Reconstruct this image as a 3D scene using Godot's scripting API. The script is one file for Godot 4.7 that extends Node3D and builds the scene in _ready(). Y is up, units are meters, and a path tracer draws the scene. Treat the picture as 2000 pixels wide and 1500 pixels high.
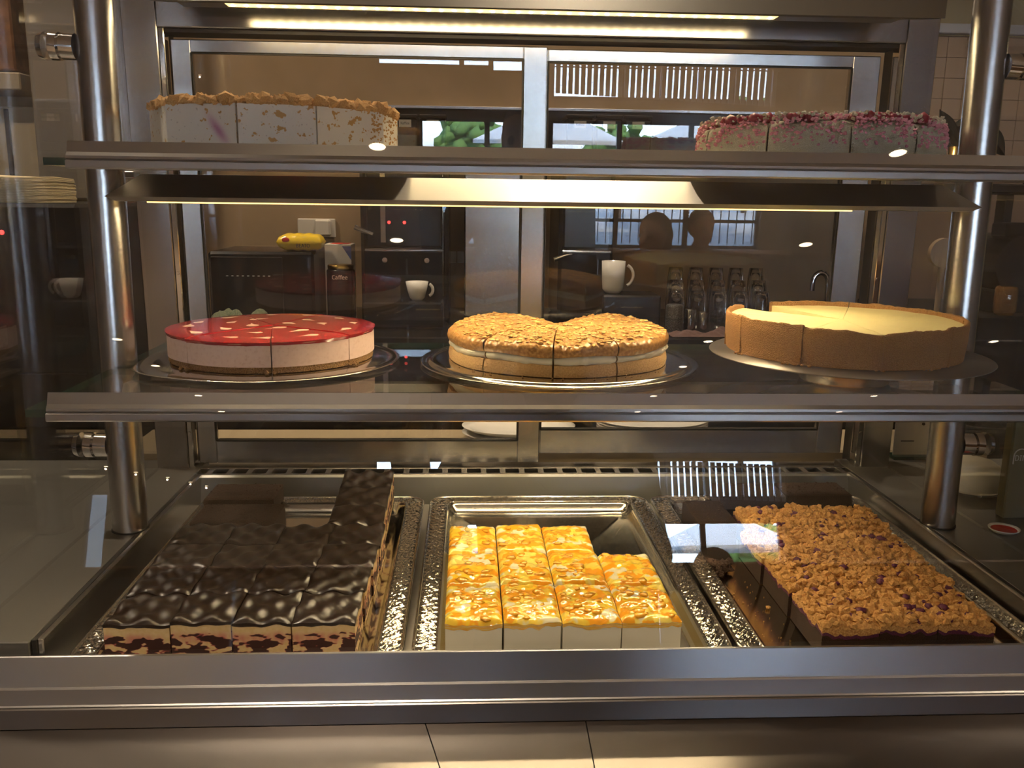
extends Node3D
# A glass pastry display case in a cafe. Units are metres; the customer's side is +z, the camera stands at z = 0.

var M := {}
var rng := RandomNumberGenerator.new()
var used := {}
var N1 := FastNoiseLite.new()
var N2 := FastNoiseLite.new()
var NC := FastNoiseLite.new()
const LEAN := 1.6          # the rear doors lean towards the customer at the top, degrees
const LED_COL := Color(1.0, 0.89, 0.68)

# ---------------------------------------------------------------- small helpers
func lin(r, g, b, a = 1.0) -> Color:
	var c := Color(r, g, b).linear_to_srgb()
	c.a = a
	return c

func mat(key, col: Color, rough = 0.6, metal = 0.0):
	var m := StandardMaterial3D.new()
	m.resource_name = key
	m.albedo_color = col
	m.roughness = rough
	m.metallic = metal
	M[key] = m
	return m

func pane_mat(key, col: Color, alpha):
	var m = mat(key, Color(col.r, col.g, col.b, alpha), 0.0)
	m.transparency = BaseMaterial3D.TRANSPARENCY_ALPHA
	return m

func glow(key, col: Color, energy):
	var m = mat(key, Color(0.9, 0.9, 0.9), 0.5)
	m.emission_enabled = true
	m.emission = col
	m.emission_energy_multiplier = energy
	return m

func new_st(smooth = false) -> SurfaceTool:
	var st := SurfaceTool.new()
	st.begin(Mesh.PRIMITIVE_TRIANGLES)
	st.set_smooth_group(0 if smooth else -1)
	return st

func numbered(called: String) -> String:
	if not used.has(called):
		used[called] = 0
		return called
	used[called] += 1
	return "%s_%03d" % [called, used[called]]

func tag(o, label, category, group = "", kind = ""):
	if label: o.set_meta("label", label)
	if category: o.set_meta("category", category)
	if group: o.set_meta("group", group)
	if kind: o.set_meta("kind", kind)
	return o

func put_mesh(mesh: Mesh, called: String, m, parent = null):
	var o := MeshInstance3D.new()
	o.mesh = mesh
	o.material_override = m
	if parent == null:
		o.name = numbered(called)
		add_child(o)
	else:
		o.name = called
		parent.add_child(o, true)
	return o

func build(st: SurfaceTool, called: String, m, parent = null):
	st.generate_normals()
	return put_mesh(st.commit(), called, m, parent)

func thing(called, label, category, at = Vector3.ZERO, group = ""):
	var o := Node3D.new()
	o.name = numbered(called)
	add_child(o)
	o.position = at
	return tag(o, label, category, group)

func structure(o):
	o.set_meta("kind", "structure")
	return o

func copy_of(o, called, label, at):
	var c = o.duplicate()
	c.name = numbered(called)
	add_child(c)
	c.position = at
	c.set_meta("label", label)
	return c

func quad(st, a, b, c, d):
	st.add_vertex(a); st.add_vertex(b); st.add_vertex(c)
	st.add_vertex(a); st.add_vertex(c); st.add_vertex(d)

# a convex face, turned so that it looks away from `inside`
func face(st, pts, inside):
	var n = (pts[1] - pts[0]).cross(pts[2] - pts[0])
	var mid = Vector3.ZERO
	for p in pts: mid += p
	mid /= pts.size()
	var flip = n.dot(mid - inside) > 0.0
	for k in range(1, pts.size() - 1):
		if flip:
			st.add_vertex(pts[0]); st.add_vertex(pts[k + 1]); st.add_vertex(pts[k])
		else:
			st.add_vertex(pts[0]); st.add_vertex(pts[k]); st.add_vertex(pts[k + 1])

func box(st, lo: Vector3, hi: Vector3):
	bbox(st, lo, hi, 0.0)

# box with chamfered edges
func bbox(st, lo: Vector3, hi: Vector3, r = 0.002):
	var c = (lo + hi) / 2.0
	var h = (hi - lo) / 2.0
	r = min(r, min(h.x, min(h.y, h.z)) * 0.9)
	if r <= 0.0:
		for ax in 3:
			for s in [-1, 1]:
				var u = (ax + 1) % 3
				var v = (ax + 2) % 3
				var pts = []
				for q in [[-1, -1], [1, -1], [1, 1], [-1, 1]]:
					var p = Vector3.ZERO
					p[ax] = h[ax] * s; p[u] = h[u] * q[0]; p[v] = h[v] * q[1]
					pts.append(c + p)
				face(st, pts, c)
		return
	var i = h - Vector3(r, r, r)
	for ax in 3:
		var u = (ax + 1) % 3
		var v = (ax + 2) % 3
		for s in [-1, 1]:
			var pts = []
			for q in [[-1, -1], [1, -1], [1, 1], [-1, 1]]:
				var p = Vector3.ZERO
				p[ax] = h[ax] * s; p[u] = i[u] * q[0]; p[v] = i[v] * q[1]
				pts.append(c + p)
			face(st, pts, c)
		for q in [[-1, -1], [1, -1], [1, 1], [-1, 1]]:
			var pts = []
			for e in [[-1, 0], [1, 0], [1, 1], [-1, 1]]:
				var p = Vector3.ZERO
				p[ax] = i[ax] * e[0]
				p[u] = (h[u] if e[1] == 0 else i[u]) * q[0]
				p[v] = (i[v] if e[1] == 0 else h[v]) * q[1]
				pts.append(c + p)
			face(st, pts, c)
	for sx in [-1, 1]:
		for sy in [-1, 1]:
			for sz in [-1, 1]:
				face(st, [c + Vector3(h.x * sx, i.y * sy, i.z * sz), c + Vector3(i.x * sx, h.y * sy, i.z * sz), c + Vector3(i.x * sx, i.y * sy, h.z * sz)], c)

# profile of (z, y) points run along x; `inset` shortens single points at both ends
func extrude_x(st, prof: PackedVector2Array, x0, x1, inset = null):
	var n = prof.size()
	var area = 0.0
	for k in n:
		area += prof[k].cross(prof[(k + 1) % n])
	var L = []
	var Rr = []
	for k in n:
		var d = inset[k] if inset else 0.0
		L.append(Vector3(x0 + d, prof[k].y, prof[k].x))
		Rr.append(Vector3(x1 - d, prof[k].y, prof[k].x))
	for k in n:
		var j = (k + 1) % n
		if area > 0: quad(st, L[k], L[j], Rr[j], Rr[k])
		else: quad(st, L[j], L[k], Rr[k], Rr[j])
	var t = Geometry2D.triangulate_polygon(prof)
	for k in range(0, t.size(), 3):
		var a = t[k]; var b = t[k + 1]; var c = t[k + 2]
		face(st, [L[a], L[b], L[c]], L[a] + Vector3(1, 0, 0))
		face(st, [Rr[a], Rr[b], Rr[c]], Rr[a] - Vector3(1, 0, 0))

# profile of (radius, y) points turned round the y axis at `at`
func lathe(st, prof, at = Vector3.ZERO, seg = 48, bend = null):
	for k in prof.size() - 1:
		for s in seg:
			var q = []
			for e in [[k, s], [k, s + 1], [k + 1, s + 1], [k + 1, s]]:
				var a = TAU * (e[1] % seg) / seg
				var p = Vector3(prof[e[0]].x * cos(a), prof[e[0]].y, prof[e[0]].x * sin(a))
				if bend != null: p = bend.call(p, a)
				q.append(at + p)
			if prof[k].x < 1e-6:
				st.add_vertex(q[0]); st.add_vertex(q[3]); st.add_vertex(q[2])
			elif prof[k + 1].x < 1e-6:
				st.add_vertex(q[0]); st.add_vertex(q[2]); st.add_vertex(q[1])
			else:
				quad(st, q[0], q[3], q[2], q[1])

# round rod between two points
func rod(st, a: Vector3, b: Vector3, r0, r1 = -1.0, seg = 24, caps = true):
	if r1 < 0: r1 = r0
	var d = (b - a).normalized()
	var u = d.cross(Vector3.UP if abs(d.y) < 0.9 else Vector3.RIGHT).normalized()
	var v = d.cross(u)
	for s in seg:
		var a0 = TAU * s / seg
		var a1 = TAU * ((s + 1) % seg) / seg
		var e0 = u * cos(a0) + v * sin(a0)
		var e1 = u * cos(a1) + v * sin(a1)
		st.set_smooth_group(5)
		quad(st, a + e0 * r0, a + e1 * r0, b + e1 * r1, b + e0 * r1)
		if caps:
			st.set_smooth_group(-1)
			st.add_vertex(a); st.add_vertex(a + e1 * r0); st.add_vertex(a + e0 * r0)
			st.add_vertex(b); st.add_vertex(b + e0 * r1); st.add_vertex(b + e1 * r1)

func tube(st, pts, r, seg = 10):
	for k in pts.size() - 1:
		rod(st, pts[k], pts[k + 1], r, r, seg, k == 0 or k == pts.size() - 2)

# a lumpy little ball of twenty triangles
const ICO := [[0, 11, 5], [0, 5, 1], [0, 1, 7], [0, 7, 10], [0, 10, 11], [1, 5, 9], [5, 11, 4], [11, 10, 2], [10, 7, 6], [7, 1, 8], [3, 9, 4], [3, 4, 2], [3, 2, 6], [3, 6, 8], [3, 8, 9], [4, 9, 5], [2, 4, 11], [6, 2, 10], [8, 6, 7], [9, 8, 1]]
func lump(st, at: Vector3, r, rough = 0.25, flat = 0.8):
	var t = 1.618
	var vs = [Vector3(-1, t, 0), Vector3(1, t, 0), Vector3(-1, -t, 0), Vector3(1, -t, 0), Vector3(0, -1, t), Vector3(0, 1, t), Vector3(0, -1, -t), Vector3(0, 1, -t), Vector3(t, 0, -1), Vector3(t, 0, 1), Vector3(-t, 0, -1), Vector3(-t, 0, 1)]
	var turn = Basis.from_euler(Vector3(rng.randf() * 6, rng.randf() * 6, rng.randf() * 6))
	for k in 12:
		var p = turn * vs[k].normalized() * r * (1.0 + rng.randf_range(-rough, rough))
		p.y *= flat
		vs[k] = at + p
	for f in ICO:
		st.add_vertex(vs[f[0]]); st.add_vertex(vs[f[2]]); st.add_vertex(vs[f[1]])

func ball(st, at: Vector3, r, seg = 16, rings = 10, squash = Vector3.ONE):
	for k in rings:
		for s in seg:
			var q = []
			for e in [[k, s], [k, s + 1], [k + 1, s + 1], [k + 1, s]]:
				var th = PI * e[0] / rings
				var a = TAU * (e[1] % seg) / seg
				q.append(at + Vector3(sin(th) * cos(a), cos(th), sin(th) * sin(a)) * r * squash)
			if k == 0: st.add_vertex(q[0]); st.add_vertex(q[2]); st.add_vertex(q[3])
			elif k == rings - 1: st.add_vertex(q[0]); st.add_vertex(q[1]); st.add_vertex(q[2])
			else: quad(st, q[0], q[1], q[2], q[3])

func img_tex(w, h, f: Callable) -> ImageTexture:
	var im := Image.create(w, h, false, Image.FORMAT_RGB8)
	for y in h:
		for x in w:
			im.set_pixel(x, y, f.call(x, y))
	return ImageTexture.create_from_image(im)

func noise_tex(freq, ramp_cols, ramp_at, size = 256, seed_ = 3, kind = FastNoiseLite.TYPE_SIMPLEX_SMOOTH):
	var n := FastNoiseLite.new()
	n.seed = seed_
	n.frequency = freq
	n.noise_type = kind
	n.fractal_octaves = 4
	var t := NoiseTexture2D.new()
	t.width = size
	t.height = size
	t.seamless = true
	t.noise = n
	var g := Gradient.new()
	g.offsets = PackedFloat32Array(ramp_at)
	g.colors = PackedColorArray(ramp_cols)
	t.color_ramp = g
	return t

func grain(key, c0: Color, c1: Color, scale, rough, freq = 0.05, bump = 0.0):
	var m = mat(key, Color.WHITE, rough)
	var t = noise_tex(freq, [c0, c1], [0.25, 0.75], 256, key.length() * 7 + 1)
	m.albedo_texture = t
	m.uv1_triplanar = true
	m.uv1_scale = Vector3.ONE * scale
	if bump > 0.0:
		m.heightmap_enabled = true
		m.heightmap_texture = noise_tex(freq, [Color.BLACK, Color.WHITE], [0.2, 0.8], 256, key.length() * 7 + 1)
		m.heightmap_scale = bump
	return m

func materials():
	var m
	# metals: brushed steel has its grain in the roughness
	m = mat("steel", lin(0.56, 0.55, 0.54), 0.26, 1.0)
	m = mat("steel_frame", lin(0.38, 0.37, 0.365), 0.20, 1.0)
	m = mat("steel_satin", lin(0.48, 0.46, 0.44), 0.42, 1.0)
	m = mat("steel_well", lin(0.27, 0.27, 0.26), 0.4, 1.0)
	m = mat("aluminium", lin(0.70, 0.70, 0.71), 0.28, 1.0)
	m = mat("counter_steel", lin(0.31, 0.285, 0.275), 0.28, 1.0)
	m = mat("bar_steel", lin(0.30, 0.285, 0.26), 0.36, 1.0)
	m = mat("deck_steel", lin(0.30, 0.29, 0.27), 0.42, 1.0)
	m = mat("profile_aluminium", lin(0.46, 0.45, 0.45), 0.30, 1.0)
	m = mat("chrome", lin(0.72, 0.72, 0.72), 0.07, 1.0)
	m = mat("tray_silver", lin(0.62, 0.60, 0.55), 0.16, 1.0)
	m = mat("plate_silver", lin(0.60, 0.59, 0.57), 0.13, 1.0)
	m = mat("plate_grey", lin(0.30, 0.27, 0.25), 0.35, 0.9)
	m = mat("black_gap", lin(0.004, 0.004, 0.004), 0.9)
	m = mat("rubber", lin(0.012, 0.011, 0.010), 0.6)
	# glass
	pane_mat("glass", Color(1, 1, 1), 0.0)
	pane_mat("glass_green", lin(0.006, 0.045, 0.034), 0.6)
	m = pane_mat("tableware_glass", Color(1, 1, 1), 0.01)
	m = mat("solid_glass", Color(1, 1, 1, 0.0), 0.0)
	m.refraction_enabled = true; m.refraction_scale = 0.05
	glow("led", LED_COL, 60.0)
	glow("led_cover", Color(1.0, 0.84, 0.50), 2.6)
	glow("downlight", Color(1.0, 0.90, 0.75), 26.0)
	glow("red_led", Color(1.0, 0.05, 0.03), 2.5)
	# cakes
	m = mat("chocolate", lin(0.018, 0.0105, 0.0075), 0.30)
	m.clearcoat_enabled = true; m.clearcoat = 0.35; m.clearcoat_roughness = 0.22
	m = mat("jelly_red", Color.WHITE, 0.16)
	m.clearcoat_enabled = true; m.clearcoat = 0.5; m.clearcoat_roughness = 0.08
	m.albedo_texture = hearts_texture()
	m = mat("pink_cream", Color.WHITE, 0.6)
	m.albedo_texture = noise_tex(0.06, [lin(0.66, 0.46, 0.42), lin(0.74, 0.55, 0.51), lin(0.77, 0.58, 0.54)], [0.18, 0.34, 0.8], 256, 5)
	m.uv1_triplanar = true; m.uv1_scale = Vector3.ONE * 9.0
	grain("biscuit", lin(0.20, 0.10, 0.035), lin(0.42, 0.24, 0.09), 30.0, 0.85, 0.06, 0.12)
	grain("sponge", lin(0.52, 0.32, 0.13), lin(0.64, 0.42, 0.19), 26.0, 0.85, 0.05, 0.06)
	grain("crust_pale", lin(0.42, 0.20, 0.06), lin(0.58, 0.31, 0.105), 34.0, 0.82, 0.06, 0.25)
	m = grain("almond", lin(0.33, 0.15, 0.038), lin(0.64, 0.37, 0.125), 20.0, 0.28, 0.035, 0.0)
	m.clearcoat_enabled = true; m.clearcoat = 0.35; m.clearcoat_roughness = 0.15
	m = mat("cream", lin(0.80, 0.76, 0.62), 0.55)
	m = mat("curd", lin(0.87, 0.76, 0.38), 0.45)
	m = mat("curd_cut", lin(0.78, 0.64, 0.32), 0.7)
	m = mat("whipped", Color.WHITE, 0.55)
	m.albedo_texture = whipped_texture()
	m = mat("plain_cream", lin(0.76, 0.73, 0.62), 0.6)
	m = grain("coconut", lin(0.76, 0.71, 0.50), lin(0.90, 0.87, 0.72), 40.0, 0.8, 0.08, 0.25)
	m = grain("crumb_gold", lin(0.52, 0.27, 0.085), lin(0.76, 0.48, 0.19), 40.0, 0.85, 0.05)
	m = grain("crumb_streusel", lin(0.43, 0.20, 0.055), lin(0.70, 0.42, 0.145), 26.0, 0.85, 0.05)
	m = mat("crumb_pink", lin(0.72, 0.30, 0.36), 0.7)
	m = mat("raspberry", lin(0.26, 0.012, 0.030), 0.35)
	m = grain("blueberry", lin(0.07, 0.014, 0.045), lin(0.17, 0.03, 0.085), 50.0, 0.5, 0.05)
	m = grain("brownie", lin(0.035, 0.018, 0.010), lin(0.13, 0.066, 0.036), 45.0, 0.8, 0.07, 0.35)
	m = grain("dark_sponge", lin(0.028, 0.013, 0.008), lin(0.075, 0.036, 0.020), 45.0, 0.85, 0.06, 0.1)
	m = mat("marble_cake", Color.WHITE, 0.7)
	m.albedo_texture = marble_texture()
	m = mat("mandarin", Color.WHITE, 0.13)
	m.albedo_texture = mandarin_texture()
	m.clearcoat_enabled = true; m.clearcoat = 0.6; m.clearcoat_roughness = 0.06
	m = mat("white_cake", lin(0.88, 0.85, 0.72), 0.6)
	grain("pale_sponge", lin(0.62, 0.50, 0.24), lin(0.74, 0.62, 0.34), 30.0, 0.85, 0.05)
	# the room
	grain("wall_brown", lin(0.28, 0.19, 0.10), lin(0.31, 0.21, 0.115), 1.5, 0.7, 0.02)
	mat("wall_cream", lin(0.48, 0.40, 0.22), 0.8)
	mat("wall_plaster", lin(0.24, 0.20, 0.155), 0.85)
	mat("ceiling_paint", lin(0.36, 0.32, 0.275), 0.9)
	grain("floor_stone", lin(0.20, 0.15, 0.11), lin(0.26, 0.20, 0.15), 0.8, 0.35, 0.03)
	mat("tile", lin(0.44, 0.32, 0.22), 0.35)
	mat("grout", lin(0.22, 0.15, 0.10), 0.9)
	mat("white_paint", lin(0.62, 0.62, 0.60), 0.5)
	mat("frame_dark", lin(0.05, 0.05, 0.05), 0.5)
	mat("black_stone", lin(0.012, 0.012, 0.013), 0.18).metallic_specular = 0.35
	mat("black_plastic", lin(0.008, 0.008, 0.009), 0.25).metallic_specular = 0.3
	mat("black_matt", lin(0.008, 0.008, 0.008), 0.6).metallic_specular = 0.25
	mat("white_plastic", lin(0.62, 0.57, 0.48), 0.4)
	mat("porcelain", lin(0.72, 0.70, 0.66), 0.15)
	mat("paper_white", lin(0.62, 0.58, 0.48), 0.85)
	mat("napkin_paper", lin(0.66, 0.54, 0.32), 0.9)
	mat("yellow_bag", lin(0.80, 0.55, 0.03), 0.25)
	mat("red_print", lin(0.50, 0.03, 0.02), 0.5)
	mat("dark_print", lin(0.02, 0.02, 0.02), 0.6)
	mat("blue_print", lin(0.02, 0.05, 0.22), 0.5)
	mat("worktop", lin(0.34, 0.27, 0.175), 0.45)
	grain("cloth_green", lin(0.06, 0.085, 0.05), lin(0.17, 0.175, 0.11), 14.0, 0.95, 0.05)
	grain("cloth_brown", lin(0.10, 0.055, 0.05), lin(0.17, 0.10, 0.09), 30.0, 0.95, 0.05)
	grain("wood_red", lin(0.13, 0.055, 0.02), lin(0.23, 0.10, 0.04), 3.0, 0.45, 0.02)
	mat("leaf", lin(0.018, 0.022, 0.012), 0.5)
	grain("foliage", lin(0.04, 0.10, 0.015), lin(0.20, 0.34, 0.07), 2.0, 0.8, 0.05)
	mat("bark", lin(0.07, 0.045, 0.03), 0.9)
	grain("paving", lin(0.30, 0.29, 0.27), lin(0.42, 0.40, 0.37), 0.6, 0.9, 0.03)
	mat("awning", lin(0.62, 0.60, 0.55), 0.9)
	m = mat("person", Color.WHITE, 0.8)
	m.vertex_color_use_as_albedo = true

# ---------------------------------------------------------------- printed and poured patterns
func hearts_texture():
	var s = 768
	var marks = []
	var r := RandomNumberGenerator.new()
	r.seed = 5
	for ring in [[0.18, 3], [0.46, 7], [0.76, 12]]:
		for k in ring[1]:
			var a = TAU * (k + r.randf() * 0.35) / ring[1] + ring[0] * 3.0
			marks.append([Vector2(cos(a), sin(a)) * ring[0], a + PI / 2, r.randf_range(0.052, 0.078)])
	var n := FastNoiseLite.new()
	n.seed = 8
	n.frequency = 0.012
	return img_tex(s, s, func(x, y):
		var p = Vector2(x, y) / s * 2.0 - Vector2.ONE
		var v = 0.0
		for mk in marks:
			var d = p - mk[0]
			if abs(d.x) > 0.24 or abs(d.y) > 0.24: continue
			d = d.rotated(-mk[1])
			# heart: two round lobes and a long drawn-out tail
			var t = d.x / mk[2]
			var w = 0.0
			if t > -0.75 and t < 3.0:
				w = mk[2] * (0.78 * sqrt(max(0.0, 1.0 - pow((t - 0.05) / 0.8, 2.0))) if t < 0.3 else 0.72 * pow((3.0 - t) / 2.7, 2.2))
				if t < -0.3: w *= 0.92
			var e = w - abs(d.y)
			v = max(v, smoothstep(-0.008, 0.008, e))
		var base = lin(0.24, 0.008, 0.016).lerp(lin(0.33, 0.014, 0.022), clamp(0.5 + n.get_noise_2d(x, y), 0, 1))
		return base.lerp(lin(0.86, 0.64, 0.48), v))

func marble_texture():
	var n := FastNoiseLite.new()
	n.seed = 21
	n.frequency = 0.011
	n.fractal_octaves = 3
	var n2 := FastNoiseLite.new()
	n2.seed = 33
	n2.frequency = 0.05
	return img_tex(1024, 128, func(x, y):
		var v = 1.0 - y / 128.0
		var c = lin(0.72, 0.53, 0.25)
		var k = n2.get_noise_2d(x, y)
		c = c.lerp(lin(0.78, 0.60, 0.34), clamp(0.5 + k, 0, 1))
		var pink = smoothstep(0.42, 0.60, v + 0.12 * n.get_noise_2d(x * 1.7, 400)) * (1.0 - smoothstep(0.66, 0.86, v))
		c = c.lerp(lin(0.60, 0.22, 0.18), pink * clamp(0.55 + n.get_noise_2d(x * 1.2, 900) * 1.6, 0, 1) * 0.8)
		var d = n.get_noise_2d(x * 1.15, y * 2.4 + 100) + 0.24 - pow(abs(v - 0.42) / 0.28, 2.0) * 0.38
		var dark = smoothstep(0.02, 0.10, d)
		c = c.lerp(lin(0.30, 0.03, 0.045), smoothstep(-0.06, 0.04, d) * 0.75)
		c = c.lerp(lin(0.045, 0.014, 0.014), dark)
		return c)

func mandarin_texture():
	var cells := FastNoiseLite.new()
	cells.seed = 4
	cells.frequency = 0.021
	cells.noise_type = FastNoiseLite.TYPE_SIMPLEX_SMOOTH
	cells.fractal_octaves = 3
	var n := FastNoiseLite.new()
	n.seed = 14
	n.frequency = 0.006
	n.fractal_octaves = 3
	return img_tex(512, 640, func(x, y):
		var a = cells.get_noise_2d(x, y) + 0.10
		var b = n.get_noise_2d(x + 300, y)
		var c = lin(0.93, 0.60, 0.04).lerp(lin(0.94, 0.74, 0.14), clamp(0.5 + b * 1.5, 0, 1))
		c = c.lerp(lin(0.93, 0.40, 0.02), smoothstep(0.08, 0.26, a))
		c = c.lerp(lin(0.86, 0.80, 0.55), smoothstep(0.20, 0.38, n.get_noise_2d(x * 1.6, y * 1.6 + 700) - a * 0.6))
		return c)

func whipped_texture():
	var n := FastNoiseLite.new()
	n.seed = 41
	n.frequency = 0.02
	n.fractal_octaves = 4
	var n2 := FastNoiseLite.new()
	n2.seed = 43
	n2.frequency = 0.045
	return img_tex(1024, 128, func(x, y):
		var c = lin(0.84, 0.81, 0.73)
		# specks of berry and stuck-on crumbs
		var s = n2.get_noise_2d(x * 1.3, y * 1.3)
		c = c.lerp(lin(0.34, 0.29, 0.24), smoothstep(0.50, 0.62, s) * 0.5)
		var k = n.get_noise_2d(x, y * 1.6) + 0.30 * n2.get_noise_2d(x * 2.0, y * 2.0)
		var share = 1.0 if x > 655 or x < 110 else -0.6
		c = c.lerp(lin(0.60, 0.34, 0.10), smoothstep(0.36, 0.42, k + share * 0.10 - 0.08))
		var d = Vector2(x - 600.0, (y - 62.0) * 0.8).rotated(-0.7)
		c = c.lerp(lin(0.50, 0.16, 0.34), exp(-(pow(d.x / 34.0, 2.0) + pow(d.y / 10.0, 2.0))) * 0.75)
		return c)

# ---------------------------------------------------------------- the display case
func lean_at(z0 = -1.435) -> Transform3D:
	return Transform3D(Basis(Vector3.RIGHT, deg_to_rad(LEAN)), Vector3(0, 1.05, z0))

func frame_rect(st, x0, x1, y0, y1, ix0, ix1, iy0, iy1, z0, z1, r = 0.0015):
	bbox(st, Vector3(x0, y0, z0), Vector3(ix0, y1, z1), r)
	bbox(st, Vector3(ix1, y0, z0), Vector3(x1, y1, z1), r)
	bbox(st, Vector3(ix0, iy1, z0), Vector3(ix1, y1, z1), r)
	bbox(st, Vector3(ix0, y0, z0), Vector3(ix1, iy0, z1), r)

func display_case():
	var d = thing("display_case", "glass and stainless steel pastry display case with slanted front glass", "display case")
	var st
	# cabinet below
	st = new_st()
	bbox(st, Vector3(-0.80, 0.10, -1.50), Vector3(1.05, 0.985, -0.83), 0.004)
	bbox(st, Vector3(-0.76, 0.0, -1.46), Vector3(1.01, 0.10, -0.86), 0.0)
	build(st, "cabinet_body", M.steel_satin, d)
	# deck round the well
	st = new_st()
	bbox(st, Vector3(-0.80, 1.040, -1.47), Vector3(-0.437, 1.060, -0.838), 0.001)
	build(st, "deck_panel", M.deck_steel, d)
	st = new_st()
	bbox(st, Vector3(0.644, 1.040, -1.47), Vector3(1.05, 1.060, -0.838), 0.001)
	build(st, "deck_panel", M.deck_steel, d)
	for s in [[-0.80, -0.50], [0.71, 1.05]]:
		st = new_st()
		bbox(st, Vector3(s[0], 0.985, -1.50), Vector3(s[1], 1.040, -0.845), 0.0)
		build(st, "deck_support", M.steel_satin, d)
	# the recessed well: floor and sloping walls
	st = new_st()
	box(st, Vector3(-0.437, 0.990, -1.395), Vector3(0.644, 1.014, -0.842))
	build(st, "well_floor", M.steel_satin, d)
	st = new_st()
	extrude_x(st, PackedVector2Array([Vector2(-1.391, 1.058), Vector2(-1.388, 1.059), Vector2(-1.384, 1.056), Vector2(-1.372, 1.014), Vector2(-1.391, 1.014)]), -0.43, 0.637)
	build(st, "well_back_wall", M.steel_well, d)
	for s in [[-0.437, -0.431, -0.425], [0.644, 0.638, 0.632]]:
		st = new_st()
		bbox(st, Vector3(min(s[0], s[1]), 1.014, -1.391), Vector3(max(s[0], s[1]), 1.0605, -0.842), 0.0008)
		build(st, "well_gasket", M.rubber, d)
		st = new_st()
		bbox(st, Vector3(min(s[1], s[2]), 1.014, -1.389), Vector3(max(s[1], s[2]), 1.0615, -0.842), 0.0014)
		build(st, "well_edging", M.steel, d)
	# slotted air strip in front of the doors
	st = new_st()
	var x0 = -0.45
	bbox(st, Vector3(-0.46, 1.050, -1.398), Vector3(0.668, 1.0585, -1.391), 0.0006)
	bbox(st, Vector3(-0.46, 1.050, -1.4375), Vector3(0.668, 1.0585, -1.4250), 0.0006)
	for k in 35:
		bbox(st, Vector3(x0 + k * 0.0318 - 0.0045, 1.050, -1.4250), Vector3(x0 + k * 0.0318 + 0.0045, 1.0583, -1.398), 0.0006)
	build(st, "air_slot_strip", M.steel, d)
	st = new_st()
	box(st, Vector3(-0.46, 1.020, -1.437), Vector3(0.668, 1.026, -1.392))
	build(st, "air_duct", M.black_gap, d)
	# front ledge
	st = new_st()
	extrude_x(st, PackedVector2Array([Vector2(-0.840, 1.0422), Vector2(-0.840, 1.0445), Vector2(-0.8362, 1.0445), Vector2(-0.8362, 1.0430), Vector2(-0.8290, 1.0430), Vector2(-0.8290, 1.0490), Vector2(-0.8272, 1.0506), Vector2(-0.8258, 1.0500), Vector2(-0.8172, 1.0222), Vector2(-0.8158, 1.0225), Vector2(-0.8148, 1.0208), Vector2(-0.8116, 1.0060), Vector2(-0.8104, 1.0046), Vector2(-0.8104, 0.996), Vector2(-0.8134, 0.996), Vector2(-0.8134, 1.004), Vector2(-0.8195, 1.0205), Vector2(-0.8275, 1.0395), Vector2(-0.8275, 1.0422)]), -1.6, 1.8)
	build(st, "front_ledge", M.aluminium, d)
	st = new_st()
	extrude_x(st, PackedVector2Array([Vector2(-0.840, 0.9955), Vector2(-0.8100, 0.9955), Vector2(-0.8100, 1.0040), Vector2(-0.8090, 1.0040), Vector2(-0.8080, 1.0028), Vector2(-0.8030, 0.9855), Vector2(-0.840, 0.9855)]), -1.6, 1.8)
	build(st, "counter_upstand", M.counter_steel, d)
	# front glass, leaning back
	st = new_st()
	extrude_x(st, PackedVector2Array([Vector2(-0.8296, 1.0432), Vector2(-0.8347, 1.0432), Vector2(-0.9979, 1.80), Vector2(-0.9928, 1.80)]), -0.512, 0.730)
	build(st, "front_glass", M.glass, d)
	# posts, standoffs and side glass
	for s in [-1, 1]:
		var px = -0.4505 if s < 0 else 0.6595
		st = new_st(true)
		st.set_smooth_group(1)
		rod(st, Vector3(px, 1.0605, -1.150), Vector3(px - s * 0.002, 2.25, -1.166), 0.0225, 0.0225, 40, false)
		var post = build(st, "post", M.steel, d)
		st = new_st(true)
		st.set_smooth_group(1)
		rod(st, Vector3(px, 1.0602, -1.150), Vector3(px, 1.0618, -1.150), 0.0238, 0.0238, 40)
		build(st, "foot_ring", M.rubber, post)
		for y in [1.672, 1.176]:
			st = new_st(true)
			var a = Vector3(px + s * 0.020, y, -1.153)
			for g in [[0.0, 0.016, 0.0155], [0.016, 0.019, 0.0125], [0.019, 0.0285, 0.0165]]:
				rod(st, a + Vector3(s * g[0], 0, 0), a + Vector3(s * g[1], 0, 0), g[2], g[2], 32)
			rod(st, a + Vector3(s * 0.036, 0, 0), a + Vector3(s * 0.043, 0, 0), 0.0165, 0.014, 32)
			build(st, "glass_clamp", M.chrome, post)
		st = new_st()
		var gx = -0.506 if s < 0 else 0.7115
		extrude_x(st, PackedVector2Array([Vector2(-1.428, 1.0615), Vector2(-0.846, 1.0615), Vector2(-1.003, 1.80), Vector2(-1.408, 1.80)]), gx, gx + 0.006)
		var sg = build(st, "side_glass", M.glass, d)
		st = new_st()
		extrude_x(st, PackedVector2Array([Vector2(-1.4295, 1.0615), Vector2(-1.4282, 1.0615), Vector2(-1.4082, 1.80), Vector2(-1.4095, 1.80)]), gx, gx + 0.006)
		build(st, "glass_edge", M.glass_green, sg)
	# rear frame and its sliding doors, all leaning a little
	var T = lean_at()
	st = new_st()
	frame_rect(st, -0.5065, 0.7190, -0.012, 0.775, -0.456, 0.669, -0.002, 0.6905, -0.055, 0.012, 0.0015)
	var fr = build(st, "rear_frame", M.steel_frame, d)
	fr.transform = T
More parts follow.
